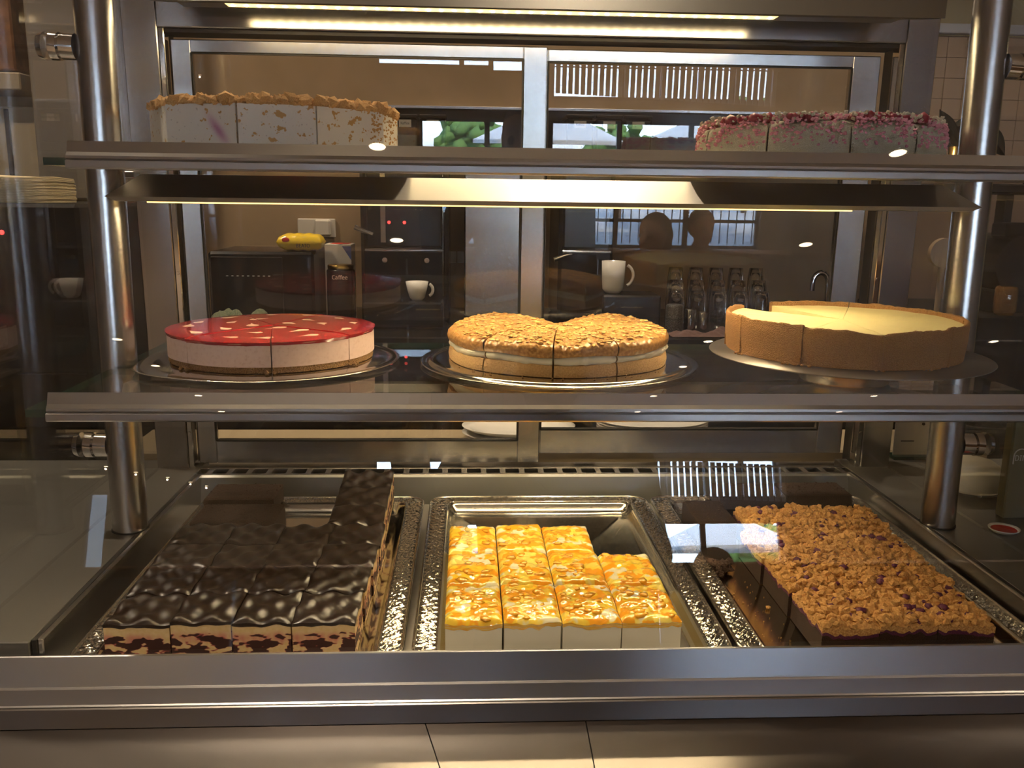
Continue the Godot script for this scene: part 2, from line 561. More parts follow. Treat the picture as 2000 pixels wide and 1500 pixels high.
	for s in [[-0.4555, -0.4470], [0.660, 0.6685]]:
		st = new_st()
		bbox(st, Vector3(s[0], 0.0, -0.012), Vector3(s[1], 0.690, 0.0105), 0.001)
		build(st, "channel_lip", M.chrome, fr)
	st = new_st()
	box(st, Vector3(-0.455, 0.6845, -0.05), Vector3(0.668, 0.690, 0.004))
	box(st, Vector3(-0.455, 0.0, -0.05), Vector3(-0.4515, 0.688, -0.012))
	box(st, Vector3(0.6645, 0.0, -0.05), Vector3(0.668, 0.688, -0.012))
	build(st, "track", M.rubber, fr)
	for y in [0.07, 0.33, 0.62]:
		for x in [-0.4515, 0.6645]:
			st = new_st(true)
			rod(st, Vector3(x, y, 0.0100), Vector3(x, y, 0.0118), 0.003, 0.0022, 16)
			build(st, "screw", M.chrome, fr)
	var doors = [[-0.443, 0.1205, 0.014, 0.676, -0.414, 0.0845, 0.052, 0.658, -0.022, -0.004, "sliding door pulled to the left, in the front track"], [0.086, 0.6500, 0.022, 0.676, 0.124, 0.606, 0.064, 0.658, -0.046, -0.028, "sliding door on the right, in the rear track"]]
	for q in doors:
		st = new_st()
		frame_rect(st, q[0], q[1], q[2], q[3], q[4], q[5], q[6], q[7], q[8], q[9], 0.0012)
		var sd = build(st, "sliding_door", M.steel, d)
		sd.transform = T
		sd.set_meta("label", q[10])
		st = new_st()
		box(st, Vector3(q[4], q[6], q[8] + 0.007), Vector3(q[5], q[7], q[8] + 0.011))
		build(st, "pane", M.glass, sd)
		st = new_st()
		frame_rect(st, q[4], q[5], q[6], q[7], q[4] + 0.0022, q[5] - 0.0022, q[6] + 0.0022, q[7] - 0.0022, q[9] - 0.003, q[9] + 0.0004, 0.0004)
		build(st, "seal", M.rubber, sd)
	# light bars
	light_bar(d, PackedVector2Array([Vector2(-1.100, 1.4965), Vector2(-1.102, 1.4915), Vector2(-1.106, 1.4910), Vector2(-1.152, 1.504), Vector2(-1.158, 1.5235), Vector2(-1.150, 1.5240)]), [0.0, 0.012, 0.014, 0.02, 0.03, 0.028], -0.4315, 0.6415, -0.385, 0.480, Vector3(0, 1.4895, -1.1135), 0.011, 0.27, 6.0)
	light_bar(d, PackedVector2Array([Vector2(-1.262, 1.7490), Vector2(-1.267, 1.7475), Vector2(-1.300, 1.7600), Vector2(-1.362, 1.7600), Vector2(-1.362, 1.815), Vector2(-1.318, 1.815)]), [0.0, 0.03, 0.03, 0.03, 0.0, -0.03], -0.432, 0.652, -0.335, 0.440, Vector3(0, 1.7575, -1.328), 0.030, 0.16, 0.0)
	light_bar(d, PackedVector2Array([Vector2(-1.084, 1.2625), Vector2(-1.086, 1.2615), Vector2(-1.114, 1.2640), Vector2(-1.116, 1.2700), Vector2(-1.092, 1.2715)]), [0.0, 0.0, 0.0, 0.0, 0.0], -0.4225, 0.6325, -0.105, 0.365, Vector3(0, 1.2600, -1.098), 0.010, 0.11, 2.0)
	return d

func light_bar(d, prof, inset, x0, x1, lx0, lx1, at, width, energy, tilt):
	var st = new_st()
	extrude_x(st, prof, x0, x1, inset)
	var bar = build(st, "light_bar", M.bar_steel, d)
	st = new_st()
	bbox(st, Vector3(lx0, at.y, at.z - width / 2), Vector3(lx1, at.y + 0.0022, at.z + width / 2), 0.0006)
	build(st, "led_light_strip", M.led_cover, bar)
	st = new_st()
	var n = int((lx1 - lx0) / 0.0178)
	var dot := CylinderMesh.new()
	dot.top_radius = 0.0026
	dot.bottom_radius = 0.0022
	dot.height = 0.0014
	dot.radial_segments = 10
	dot.rings = 0
	for k in n:
		var o = put_mesh(dot, "led", M.led, bar)
		o.position = Vector3(lerp(lx0, lx1, (k + 0.5) / n), at.y + (-0.0006 if tilt < 1.0 else 0.0011), at.z - width * 0.1)
	var a := AreaLight3D.new()
	a.name = "led_light"
	a.area_size = Vector2(lx1 - lx0, width)
	a.light_energy = energy
	a.light_color = LED_COL
	a.area_normalize_energy = true
	a.shadow_enabled = true
	bar.add_child(a)
	a.position = Vector3((lx0 + lx1) / 2, at.y - 0.0022, at.z)
	a.rotation_degrees = Vector3(-90 - tilt, 0, 0)

func glass_shelf(label, y, zf, zb, x0, x1, px0, px1):
	var t = thing("glass_shelf", label, "shelf", Vector3(0, y, 0))
	# the sheet is notched round both posts
	var pl = PackedVector2Array([Vector2(x0, zf), Vector2(x1, zf), Vector2(x1, -1.122), Vector2(0.6345, -1.122), Vector2(0.6345, -1.186), Vector2(x1, -1.186), Vector2(x1, zb), Vector2(x0, zb), Vector2(x0, -1.186), Vector2(-0.4255, -1.186), Vector2(-0.4255, -1.122), Vector2(x0, -1.122)])
	var st = new_st()
	var tri = Geometry2D.triangulate_polygon(pl)
	for k in range(0, tri.size(), 3):
		for y2 in [0.0, -0.008]:
			var f3 = []
			for e in 3: f3.append(Vector3(pl[tri[k + e]].x, y2, pl[tri[k + e]].y))
			face(st, f3, f3[0] + Vector3(0, -1 if y2 > -0.004 else 1, 0))
	var p = build(st, "shelf_glass", M.glass, t)
	st = new_st()
	for k in pl.size():
		var a = pl[k]
		var b = pl[(k + 1) % pl.size()]
		quad(st, Vector3(a.x, 0, a.y), Vector3(b.x, 0, b.y), Vector3(b.x, -0.008, b.y), Vector3(a.x, -0.008, a.y))
	build(st, "green_edge", M.glass_green, p)
	st = new_st()
	var pr = PackedVector2Array()
	for q in [[-0.003, 0.0010], [-0.0045, 0.0170], [-0.0025, 0.0175], [0.0015, 0.0060], [0.0045, 0.0022], [0.0050, -0.0005], [0.0035, -0.0020], [0.0070, -0.0030], [0.0075, -0.0095], [0.0060, -0.0112], [-0.0160, -0.0112], [-0.0160, -0.0090], [0.0012, -0.0090], [0.0012, 0.0010]]:
		pr.append(Vector2(zf + q[0], q[1]))
	extrude_x(st, pr, px0, px1)
	build(st, "edge_profile", M.profile_aluminium, t)
	for s in [[-0.4505, 0.024], [0.6595, -0.024]]:
		st = new_st()
		bbox(st, Vector3(min(s[0], s[0] + s[1]) + 0.001, -0.017, -1.215), Vector3(max(s[0], s[0] + s[1]) - 0.001, -0.0085, -1.190), 0.001)
		build(st, "bracket", M.steel, t)
	return t

func counter():
	var t = thing("counter_top", "brushed steel customer counter in front of the display case, three sheets", "counter", Vector3(0, 0.9850, 0))
	# two slanting joints divide the sheet steel
	var s1 = [Vector2(-0.0413, -0.8035), Vector2(0.0300, -0.50)]
	var s2 = [Vector2(0.1201, -0.8035), Vector2(0.1140, -0.50)]
	var g = 0.0006
	var sheets = [[Vector2(-1.6, -0.8035), Vector2(s1[0].x - g, -0.8035), Vector2(s1[1].x - g, -0.50), Vector2(-1.6, -0.50)], [Vector2(s1[0].x + g, -0.8035), Vector2(s2[0].x - g, -0.8035), Vector2(s2[1].x - g, -0.50), Vector2(s1[1].x + g, -0.50)], [Vector2(s2[0].x + g, -0.8035), Vector2(1.8, -0.8035), Vector2(1.8, -0.50), Vector2(s2[1].x + g, -0.50)]]
	for s in sheets:
		var st = new_st()
		var c = Vector3.ZERO
		for p in s: c += Vector3(p.x, -0.01, p.y) / 4.0
		var top = []
		var low = []
		for p in s:
			top.append(Vector3(p.x, 0, p.y)); low.append(Vector3(p.x, -0.02, p.y))
		face(st, top, c); face(st, low, c)
		for k in 4: face(st, [top[k], top[(k + 1) % 4], low[(k + 1) % 4], low[k]], c)
		build(st, "steel_sheet", M.counter_steel, t)
	var st2 = new_st()
	bbox(st2, Vector3(-1.6, -0.06, -0.79), Vector3(1.8, -0.0205, -0.50), 0.002)
	build(st2, "substrate", M.black_matt, t)
	st2 = new_st()
	bbox(st2, Vector3(-1.6, -0.9850, -0.76), Vector3(1.8, -0.06, -0.62), 0.002)
	build(st2, "front_panel", M.wood_red, t)

# rounded rectangle: a point every so often, with the length run so far
func round_rect(hx, hz, rc, dz = 0.0, per_corner = 10, step = 0.0016):
	var pts = []
	var corners = [Vector2(hx - rc, hz - rc), Vector2(-hx + rc, hz - rc), Vector2(-hx + rc, -hz + rc), Vector2(hx - rc, -hz + rc)]
	for k in 4:
		for j in per_corner + 1:
			var a = PI / 2 * k + PI / 2 * j / per_corner
			pts.append(corners[k] + Vector2(cos(a), sin(a)) * rc)
		var b = corners[k] + Vector2(cos(PI / 2 * (k + 1)), sin(PI / 2 * (k + 1))) * rc
		var e = corners[(k + 1) % 4] + Vector2(cos(PI / 2 * (k + 1)), sin(PI / 2 * (k + 1))) * rc
		var n = int(ROUND_LEN[k % 2] / step)
		for j in range(1, n):
			pts.append(b.lerp(e, float(j) / n))
	for k in pts.size(): pts[k].y += dz
	return pts

const ROUND_LEN := [0.31, 0.47]

func serving_tray(label, cx):
	# embossed rim, a bead on either side of it, then a step down to the flat base
	var hx = 0.1695
	var hz = 0.2528
	var rings = [[0.0, -0.003], [0.0, 0.0], [0.0012, 0.0012], [0.0028, 0.0004]]
	var nr = 13
	for k in nr: rings.append([0.0034 + 0.0215 * k / (nr - 1), 99.0])
	rings += [[0.0262, 0.0010], [0.0276, 0.0004], [0.0300, -0.0040], [0.0330, -0.0115], [0.0370, -0.0155], [0.0420, -0.0168]]
	var loops = []
	for r in rings:
		loops.append(round_rect(hx - r[0], hz - r[0] * 0.625, max(0.004, 0.028 - r[0] * 0.55), r[0] * 0.375))
	var n = loops[0].size()
	var run = [0.0]
	for k in n: run.append(run[-1] + loops[0][k].distance_to(loops[0][(k + 1) % n]))
	var st = new_st(true)
	var P = []
	for j in rings.size():
		var row = []
		for k in n:
			var q = loops[j][k]
			var y = rings[j][1]
			if y > 90.0:
				var v = (rings[j][0] - 0.0034) / 0.0215
				var u = run[k] / 0.0235
				# scrolls: two facing curls in each repeat, with leaves between
				var f = fposmod(u, 1.0) - 0.5
				var s1 = Vector2(f * 1.1, v - 0.34)
				var s2 = Vector2((fposmod(u + 0.5, 1.0) - 0.5) * 1.1, v - 0.68)
				var h = 0.0
				for s in [s1, s2]:
					var rr = s.length()
					var w = sin(rr * 30.0 - s.angle() * (1.0 if s == s1 else -1.0))
					h = max(h, smoothstep(0.1, 0.8, w) * (1.0 - smoothstep(0.30, 0.42, rr)))
				h = max(h, smoothstep(0.55, 0.95, sin(u * TAU * 2.0 + sin(v * 9.0) * 2.0)) * 0.6)
				h *= smoothstep(0.0, 0.08, v) * (1.0 - smoothstep(0.92, 1.0, v))
				y = h * 0.0017 - 0.0004
			row.append(Vector3(q.x, y, q.y))
		P.append(row)
	for j in rings.size() - 1:
		st.set_smooth_group(1)
		for k in n:
			var k2 = (k + 1) % n
			quad(st, P[j][k], P[j][k2], P[j + 1][k2], P[j + 1][k])
	var last = P[rings.size() - 1]
	for k in n:
		st.add_vertex(Vector3(0, -0.0168, 0.015)); st.add_vertex(last[k]); st.add_vertex(last[(k + 1) % n])
	var o = build(st, "serving_tray", M.tray_silver)
	o.position = Vector3(cx, 1.040, -1.0825)
	return tag(o, label, "tray", "embossed silver trays in the well")

# ---------------------------------------------------------------- cakes
func pv(st, g, p, uv):
	st.set_smooth_group(g)
	st.set_uv(uv)
	st.add_vertex(p)

func pquad(st, g, p, uv, order):
	for k in order: pv(st, g, p[k], uv[k])

# a slice of a round cake between two angles (degrees, 90 = away from the customer)
func wedge(st, c: Vector3, a0, a1, R: Callable, y0: Callable, y1: Callable, na = 12, nr = 8, nv = 3, top = true, rb = null):
	var A0 = deg_to_rad(a0)
	var A1 = deg_to_rad(a1)
	var P = func(r, a, y): return c + Vector3(r * cos(a), y, -r * sin(a))
	var RR = 0.16
	for i in na:
		for j in nv:
			var p = []
			var uv = []
			for e in [[i, j], [i + 1, j], [i + 1, j + 1], [i, j + 1]]:
				var a = lerp(A0, A1, float(e[0]) / na)
				var t = float(e[1]) / nv
				var r = R.call(a)
				var ri = r
				if rb != null: ri += rb.call(a, t)
				p.append(P.call(ri, a, lerp(y0.call(1.0, a), y1.call(1.0, a), t)))
				uv.append(Vector2(a * RR / 0.45, 1.0 - t))
			pquad(st, 1, p, uv, [0, 3, 2, 0, 2, 1])
		if top:
			for j in nr:
				var p = []
				var uv = []
				for e in [[i, j], [i + 1, j], [i + 1, j + 1], [i, j + 1]]:
					var a = lerp(A0, A1, float(e[0]) / na)
					var rr = float(e[1]) / nr
					var r = R.call(a) * rr
					if rb != null: r += rb.call(a, 1.0) * rr
					p.append(P.call(r, a, y1.call(rr, a)))
					uv.append(Vector2(0.5 + r * cos(a) / 0.28, 0.5 - r * sin(a) / 0.28))
				if j == 0: pquad(st, 2, p, uv, [0, 2, 3])
				else: pquad(st, 2, p, uv, [0, 1, 2, 0, 2, 3])
	for s in 2:
		var a = A0 if s == 0 else A1
		for j in nr:
			var p = []
			var uv = []
			for e in [[j, 0], [j + 1, 0], [j + 1, 1], [j, 1]]:
				var rr = float(e[0]) / nr
				var r = R.call(a) * rr
				if rb != null: r += rb.call(a, float(e[1])) * rr
				p.append(P.call(r, a, y0.call(rr, a) if e[1] == 0 else y1.call(rr, a)))
				uv.append(Vector2(r / 0.45 + a, 1.0 - e[1]))
			pquad(st, 3 + s, p, uv, [0, 1, 2, 0, 2, 3] if s == 1 else [0, 2, 1, 0, 3, 2])

func nudge(a0, a1, by): # moves a slice a little out from the middle
	var m = deg_to_rad((a0 + a1) / 2.0)
	return Vector3(cos(m), 0, -sin(m)) * by

func swirl_cake():
	var t = thing("cream_cake", "round pink cream cake with red glaze and swirled white hearts", "cake", Vector3(-0.2600, 1.2902, -1.1915))
	var b = [281, 326, 375, 428, 482, 537, 592, 641]
	for k in b.size() - 1:
		var a0 = b[k] + 0.25
		var a1 = b[k + 1] - 0.25
		var c = nudge(a0, a1, 0.0006)
		var dy = [0.0, 0.0007, 0.0, 0.0004, 0.0, 0.0005, -0.0004][k]
		var st = new_st(true)
		wedge(st, c, a0, a1, func(a): return 0.1325 + 0.0005 * sin(a * 9.0), func(r, a): return 0.0075, func(r, a): return 0.0345 + dy, 18, 2, 3, false)
		var s = build(st, "slice", M.pink_cream, t)
		st = new_st(true)
		wedge(st, c, a0, a1, func(a): return 0.1312 + 0.0016 * N1.get_noise_1d(a * 700.0), func(r, a): return 0.0, func(r, a): return 0.0075 + 0.0007 * N1.get_noise_1d(a * 900.0), 18, 2, 2, true)
		build(st, "biscuit_base", M.biscuit, s)
		st = new_st(true)
		wedge(st, c, a0, a1, func(a): return 0.1345, func(r, a): return 0.0342 + dy - 0.0008 * N1.get_noise_1d(a * 300.0), func(r, a): return 0.0405 + dy - 0.0022 * pow(r, 12.0), 20, 14, 3, true, func(a, tt): return -0.0015 * (1.0 - tt))
		build(st, "red_glaze", M.jelly_red, s)
	var st2 = new_st()
	for k in 26:
		var a = deg_to_rad([232, 281, 326][k % 3] + rng.randf_range(-3, 3))
		lump(st2, Vector3(cos(a), 0, -sin(a)) * rng.randf_range(0.131, 0.141) + Vector3(0, 0.002, 0), rng.randf_range(0.0012, 0.0035), 0.3)
	tag(build(st2, "loose_crumbs", M.biscuit, t), "", "", "", "stuff")

func almond_cake():
	var t = thing("bee_sting_cake", "golden almond crusted cake filled with white cream, back wedge missing", "cake", Vector3(0.1220, 1.2908, -1.1835))
	var b = [129, 178, 226, 262.2, 294, 345, 409]
	for k in b.size() - 1:
		var a0 = b[k] + 0.3
		var a1 = b[k + 1] - 0.3
		var c = nudge(a0, a1, 0.0009)
		var dy = [0.0, 0.0008, 0.0, 0.0006, 0.0012, 0.0][k]
		var tl = [0.004, 0.002, 0.0, 0.0005, 0.003, 0.005][k]
		var st = new_st(true)
		wedge(st, c, a0, a1, func(a): return 0.1465 + 0.0012 * sin(a * 7.0), func(r, a): return 0.0, func(r, a): return 0.0150 + 0.0010 * sin(a * 5.0), 16, 3, 3, true, func(a, tt): return -0.003 * pow(abs(tt - 0.35) * 1.5, 2.0))
		var s = build(st, "slice", M.sponge, t)
		st = new_st(true)
		wedge(st, c, a0, a1, func(a): return 0.1420 + 0.0055 * N1.get_noise_1d(a * 420.0 + 40.0), func(r, a): return 0.0146 + 0.0010 * sin(a * 5.0), func(r, a): return 0.0255 + 0.0010 * sin(a * 8.0), 20, 3, 4, true, func(a, tt): return 0.0042 * sin(tt * PI) - 0.001)
		build(st, "cream_filling", M.cream, s)
		# the lid: thick, lumpy with flaked almonds, its edge rounded over
		st = new_st(true)
		var high = func(r, a):
			var x = r * cos(a) * 0.145
			var z = r * sin(a) * 0.145
			var lumps = 0.0026 * N2.get_noise_2d(x * 4200.0, z * 4200.0) + 0.0022 * NC.get_noise_2d(x * 6000.0, z * 6000.0)
			return 0.0470 + dy + tl * r * max(0.0, sin(a)) + lumps - 0.0075 * pow(r, 7.0) - 0.0035 * exp(-pow(x / 0.020, 2.0)) + 0.003 * (1.0 - r)
		wedge(st, c, a0, a1, func(a): return 0.1480 + 0.0010 * sin(a * 6.0), func(r, a): return 0.0246 + 0.0012 * sin(a * 8.0), high, 44, 34, 6, true, func(a, tt): return 0.0012 * N2.get_noise_2d(a * 900.0, tt * 150.0) - 0.004 * pow(tt, 5.0) - 0.0025 * pow(1.0 - tt, 3.0))
		var lid = build(st, "almond_lid", M.almond, s)
		st = new_st()
		for j in 150:
			var a = deg_to_rad(rng.randf_range(a0 + 1.0, a1 - 1.0))
			var rr = sqrt(rng.randf_range(0.02, 0.95))
			lump(st, c + Vector3(cos(a) * rr * 0.146, high.call(rr, a) + 0.0002, -sin(a) * rr * 0.146), rng.randf_range(0.0018, 0.0042), 0.35, 0.32)
		tag(build(st, "almond_flakes", M.almond_flake, lid), "", "", "", "stuff")
	var st2 = new_st()
	for k in 20:
		var a = deg_to_rad(rng.randf_range(200, 340))
		lump(st2, Vector3(cos(a), 0, -sin(a)) * rng.randf_range(0.149, 0.156) + Vector3(0, 0.0008, 0), rng.randf_range(0.0006, 0.0016), 0.3)
	tag(build(st2, "loose_crumbs", M.biscuit, t), "", "", "", "stuff")

func cheese_cake():
	var t = thing("cheesecake", "pale yellow baked cheesecake in a tall shortcrust rim, one slice missing", "cake", Vector3(0.4682, 1.3192, -1.081))
	t.scale = Vector3.ONE * 0.926
	var b = [134, 163, 193, 230, 265, 302, 340, 378, 424, 470]
	for k in b.size() - 1:
		var a0 = b[k] + 0.15
		var a1 = b[k + 1] - 0.15
		var c = nudge(a0, a1, 0.0005)
		var st = new_st(true)
		wedge(st, c, a0, a1, func(a): return 0.1475, func(r, a): return 0.005, func(r, a): return 0.0415 + 0.0012 * N1.get_noise_2d(r * cos(a) * 160.0, r * sin(a) * 160.0) + 0.0015 * pow(r, 3.0), 14, 10, 1, true)
		var s = build(st, "slice", M.curd, t)
		# pastry: a bottom and an upright rim with an uneven, torn top edge
		st = new_st(true)
		wedge(st, c, a0, a1, func(a): return 0.1475, func(r, a): return 0.0, func(r, a): return 0.0055, 10, 2, 1, true)
		var n = 26
		var tops = []
		for i in n + 1:
			var a = deg_to_rad(lerp(float(a0), float(a1), float(i) / n))
			var low = 0.0
			var ad = fposmod(rad_to_deg(a), 360.0)
			if ad > 230 and ad < 300: low = 0.0045 * exp(-pow((ad - 262.0) / 9.0, 2.0)) + 0.002
			tops.append([a, 0.0485 + 0.0022 * N1.get_noise_1d(a * 260.0) + 0.0012 * N1.get_noise_1d(a * 900.0) - low])
		for i in n:
			for sec in 5:
				var p = []
				for e in [[i, sec], [i + 1, sec], [i + 1, sec + 1], [i, sec + 1]]:
					var a = tops[e[0]][0]
					var h = tops[e[0]][1]
					var pr = [[0.1502, 0.0], [0.1528, h * 0.55], [0.1530, h - 0.0012], [0.1510, h + 0.0006], [0.1475, h - 0.0006], [0.1462, 0.036]][e[1]]
					p.append(c + Vector3(pr[0] * cos(a), pr[1], -pr[0] * sin(a)))
				pquad(st, 1, p, [Vector2.ZERO, Vector2.ZERO, Vector2.ZERO, Vector2.ZERO], [0, 3, 2, 0, 2, 1])
		for e in [0, n]:
			var a = tops[e][0]
			var h = tops[e][1]
			var q = []
			for pr in [[0.1465, 0.0], [0.1528, 0.0], [0.1530, h - 0.0012], [0.1465, h - 0.0006]]: q.append(c + Vector3(pr[0] * cos(a), pr[1], -pr[0] * sin(a)))
			pquad(st, 5, q, [Vector2.ZERO, Vector2.ZERO, Vector2.ZERO, Vector2.ZERO], [0, 1, 2, 0, 2, 3] if e == n else [0, 2, 1, 0, 3, 2])
		build(st, "pastry_crust", M.crust_pale, s)
	var st2 = new_st()
	for k in 46:
		var a = deg_to_rad([230, 230, 227, 193, 265, 290][k % 6] + rng.randf_range(-5, 5))
		lump(st2, Vector3(cos(a), 0, -sin(a)) * rng.randf_range(0.1535, 0.162) + Vector3(0, 0.0012, 0), rng.randf_range(0.0008, 0.0024), 0.3)
	tag(build(st2, "loose_crumbs", M.crust_pale, t), "", "", "", "stuff")

func crumble_cake():
	var t = thing("crumble_cream_cake", "tall white cream cake topped with golden crumble on the top shelf", "cake", Vector3(-0.2370, 1.5405, -1.165))
	var b = [190, 228, 265, 297.5, 335, 375, 412, 448, 489, 550]
	for k in b.size() - 1:
		var a0 = b[k] + 0.2
		var a1 = b[k + 1] - 0.2
		var c = nudge(a0, a1, [0.0, 0.0015, 0.0024, 0.001, 0.0, 0.001, 0.0, 0.001, 0.0][k])
		var half = deg_to_rad((a1 - a0) / 2.0)
		var mid = deg_to_rad((a0 + a1) / 2.0)
		# the sides are cut flat, a chord to each slice
		var R = func(a): return 0.1495 * cos(half) / cos(a - mid) * (1.0 + 0.010 * sin(half) * 1.0)
		var st = new_st(true)
		wedge(st, c, a0, a1, R, func(r, a): return 0.0, func(r, a): return 0.0570 + 0.0012 * N1.get_noise_2d(r * cos(a) * 60.0, r * sin(a) * 60.0), 10, 5, 3, true, func(a, tt): return 0.0006 * N1.get_noise_2d(a * 200.0, tt * 40.0))
		var s = build(st, "slice", M.whipped, t)
		st = new_st()
		for j in 130:
			var a = deg_to_rad(rng.randf_range(a0 + 0.6, a1 - 0.6))
			var rr = R.call(a) * sqrt(rng.randf()) * 0.99
			if j < 34: rr = R.call(a) * rng.randf_range(0.94, 0.995)
			var size = rng.randf_range(0.0026, 0.0090)
			lump(st, c + Vector3(rr * cos(a), 0.0575 + size * 0.55, -rr * sin(a)), size, 0.42, 0.85)
		if k == 3 or k == 4: # crumbs pressed on the side of this slice
			for j in 70:
				var a = deg_to_rad(rng.randf_range(a0 + (30.0 if k == 3 else 1.0), a1 - 0.6))
				lump(st, c + Vector3(cos(a), 0, -sin(a)) * R.call(a) + Vector3(0, rng.randf_range(0.001, 0.056), 0), rng.randf_range(0.0008, 0.0022), 0.3)
		tag(build(st, "crumble_topping", M.crumb_gold, s), "", "", "", "stuff")

func raspberry_cake():
	var t = thing("raspberry_cream_cake", "tall cream cake with raspberries and pink crumbs on the top shelf", "cake", Vector3(0.4490, 1.5405, -1.165))
	var b = [190, 228, 263, 295, 333, 372, 412, 452, 500, 550]
	for k in b.size() - 1:
		var a0 = b[k] + 0.25
		var a1 = b[k + 1] - 0.25
		var c = nudge(a0, a1, 0.0012)
		var R = func(a): return 0.1515 + 0.001 * sin(a * 8.0)
		var H = 0.0545
		var st = new_st(true)
		wedge(st, c, a0, a1, R, func(r, a): return 0.0, func(r, a): return H - 0.007 * pow(r, 10.0), 34, 6, 26, true, func(a, tt): return 0.0019 * NC.get_noise_2d(a * 3000.0, tt * 1000.0) + 0.0010 * N2.get_noise_2d(a * 1500.0, tt * 500.0) - 0.006 * pow(tt, 9.0))
		var s = build(st, "slice", M.coconut, t)
		st = new_st()
		var sp = new_st(true)
		for j in 190:
			var a = deg_to_rad(rng.randf_range(a0 + 1.0, a1 - 1.0))
			var rr = R.call(a) * sqrt(rng.randf_range(0.55, 0.93))
			var size = rng.randf_range(0.0018, 0.0034)
			if j < 20:
				lump(sp, c + Vector3(rr * cos(a), H + 0.001, -rr * sin(a)), rng.randf_range(0.0050, 0.0085), 0.22, 0.85)
			elif j < 60:
				lump(st, c + Vector3(rr * cos(a), H + 0.002, -rr * sin(a)), size, 0.3)
			else: # pink crumbs run down over the rounded edge
				var y = H - 0.030 * pow(rng.randf(), 1.6) - 0.001
				lump(st, c + Vector3(cos(a), 0, -sin(a)) * (R.call(a) - 0.0008 - 0.005 * pow(y / H, 9.0)) + Vector3(0, y, 0), rng.randf_range(0.0012, 0.0028), 0.35)
		tag(build(st, "pink_crumbs", M.crumb_pink, s), "", "", "", "stuff")
		tag(build(sp, "raspberries", M.raspberry, s), "", "", "", "stuff")
		# lighter flakes over the fruit
		st = new_st()
		for j in 150:
			var a = deg_to_rad(rng.randf_range(a0 + 1.0, a1 - 1.0))
			var rr = R.call(a) * sqrt(rng.randf_range(0.6, 0.97))
			lump(st, c + Vector3(rr * cos(a), H + rng.randf_range(-0.002, 0.006), -rr * sin(a)), rng.randf_range(0.0012, 0.0028), 0.35)
		tag(build(st, "coconut_flakes", M.coconut, s), "", "", "", "stuff")

# ---- tray bakes
func slab_walls(st, x0, x1, z0, z1, y0: Callable, y1: Callable, n = 8, nv = 2, u0 = 0.0):
	# z0 is the customer's side
	var cs = [Vector2(x0, z0), Vector2(x1, z0), Vector2(x1, z1), Vector2(x0, z1)]
	for k in 4:
		var a = cs[k]
		var b = cs[(k + 1) % 4]
		for i in n:
			for j in nv:
				var p = []
				var uv = []
				for e in [[i, j], [i + 1, j], [i + 1, j + 1], [i, j + 1]]:
					var q = a.lerp(b, float(e[0]) / n)
					var t = float(e[1]) / nv
					p.append(Vector3(q.x, lerp(y0.call(q.x, q.y), y1.call(q.x, q.y), t), q.y))
					uv.append(Vector2(u0 + (k * 0.071 + a.distance_to(q)) / 0.36, 1.0 - t))
				pquad(st, 10 + k, p, uv, [0, 2, 1, 0, 3, 2])

func slab_top(st, x0, x1, z0, z1, nx, nz, h: Callable, edge = 0.0):
	for i in nx:
		for j in nz:
			var p = []
			var uv = []
			for e in [[i, j], [i + 1, j], [i + 1, j + 1], [i, j + 1]]:
				var x = lerp(float(x0), float(x1), float(e[0]) / nx)
				var z = lerp(float(z0), float(z1), float(e[1]) / nz)
				p.append(Vector3(x, h.call(x, z), z))
				uv.append(Vector2((x + 0.03) / 0.26, (z + 1.14) / 0.31))
			pquad(st, 1, p, uv, [0, 2, 1, 0, 3, 2])

const WORDS := ["leftmost", "second from left", "third from left", "rightmost"]

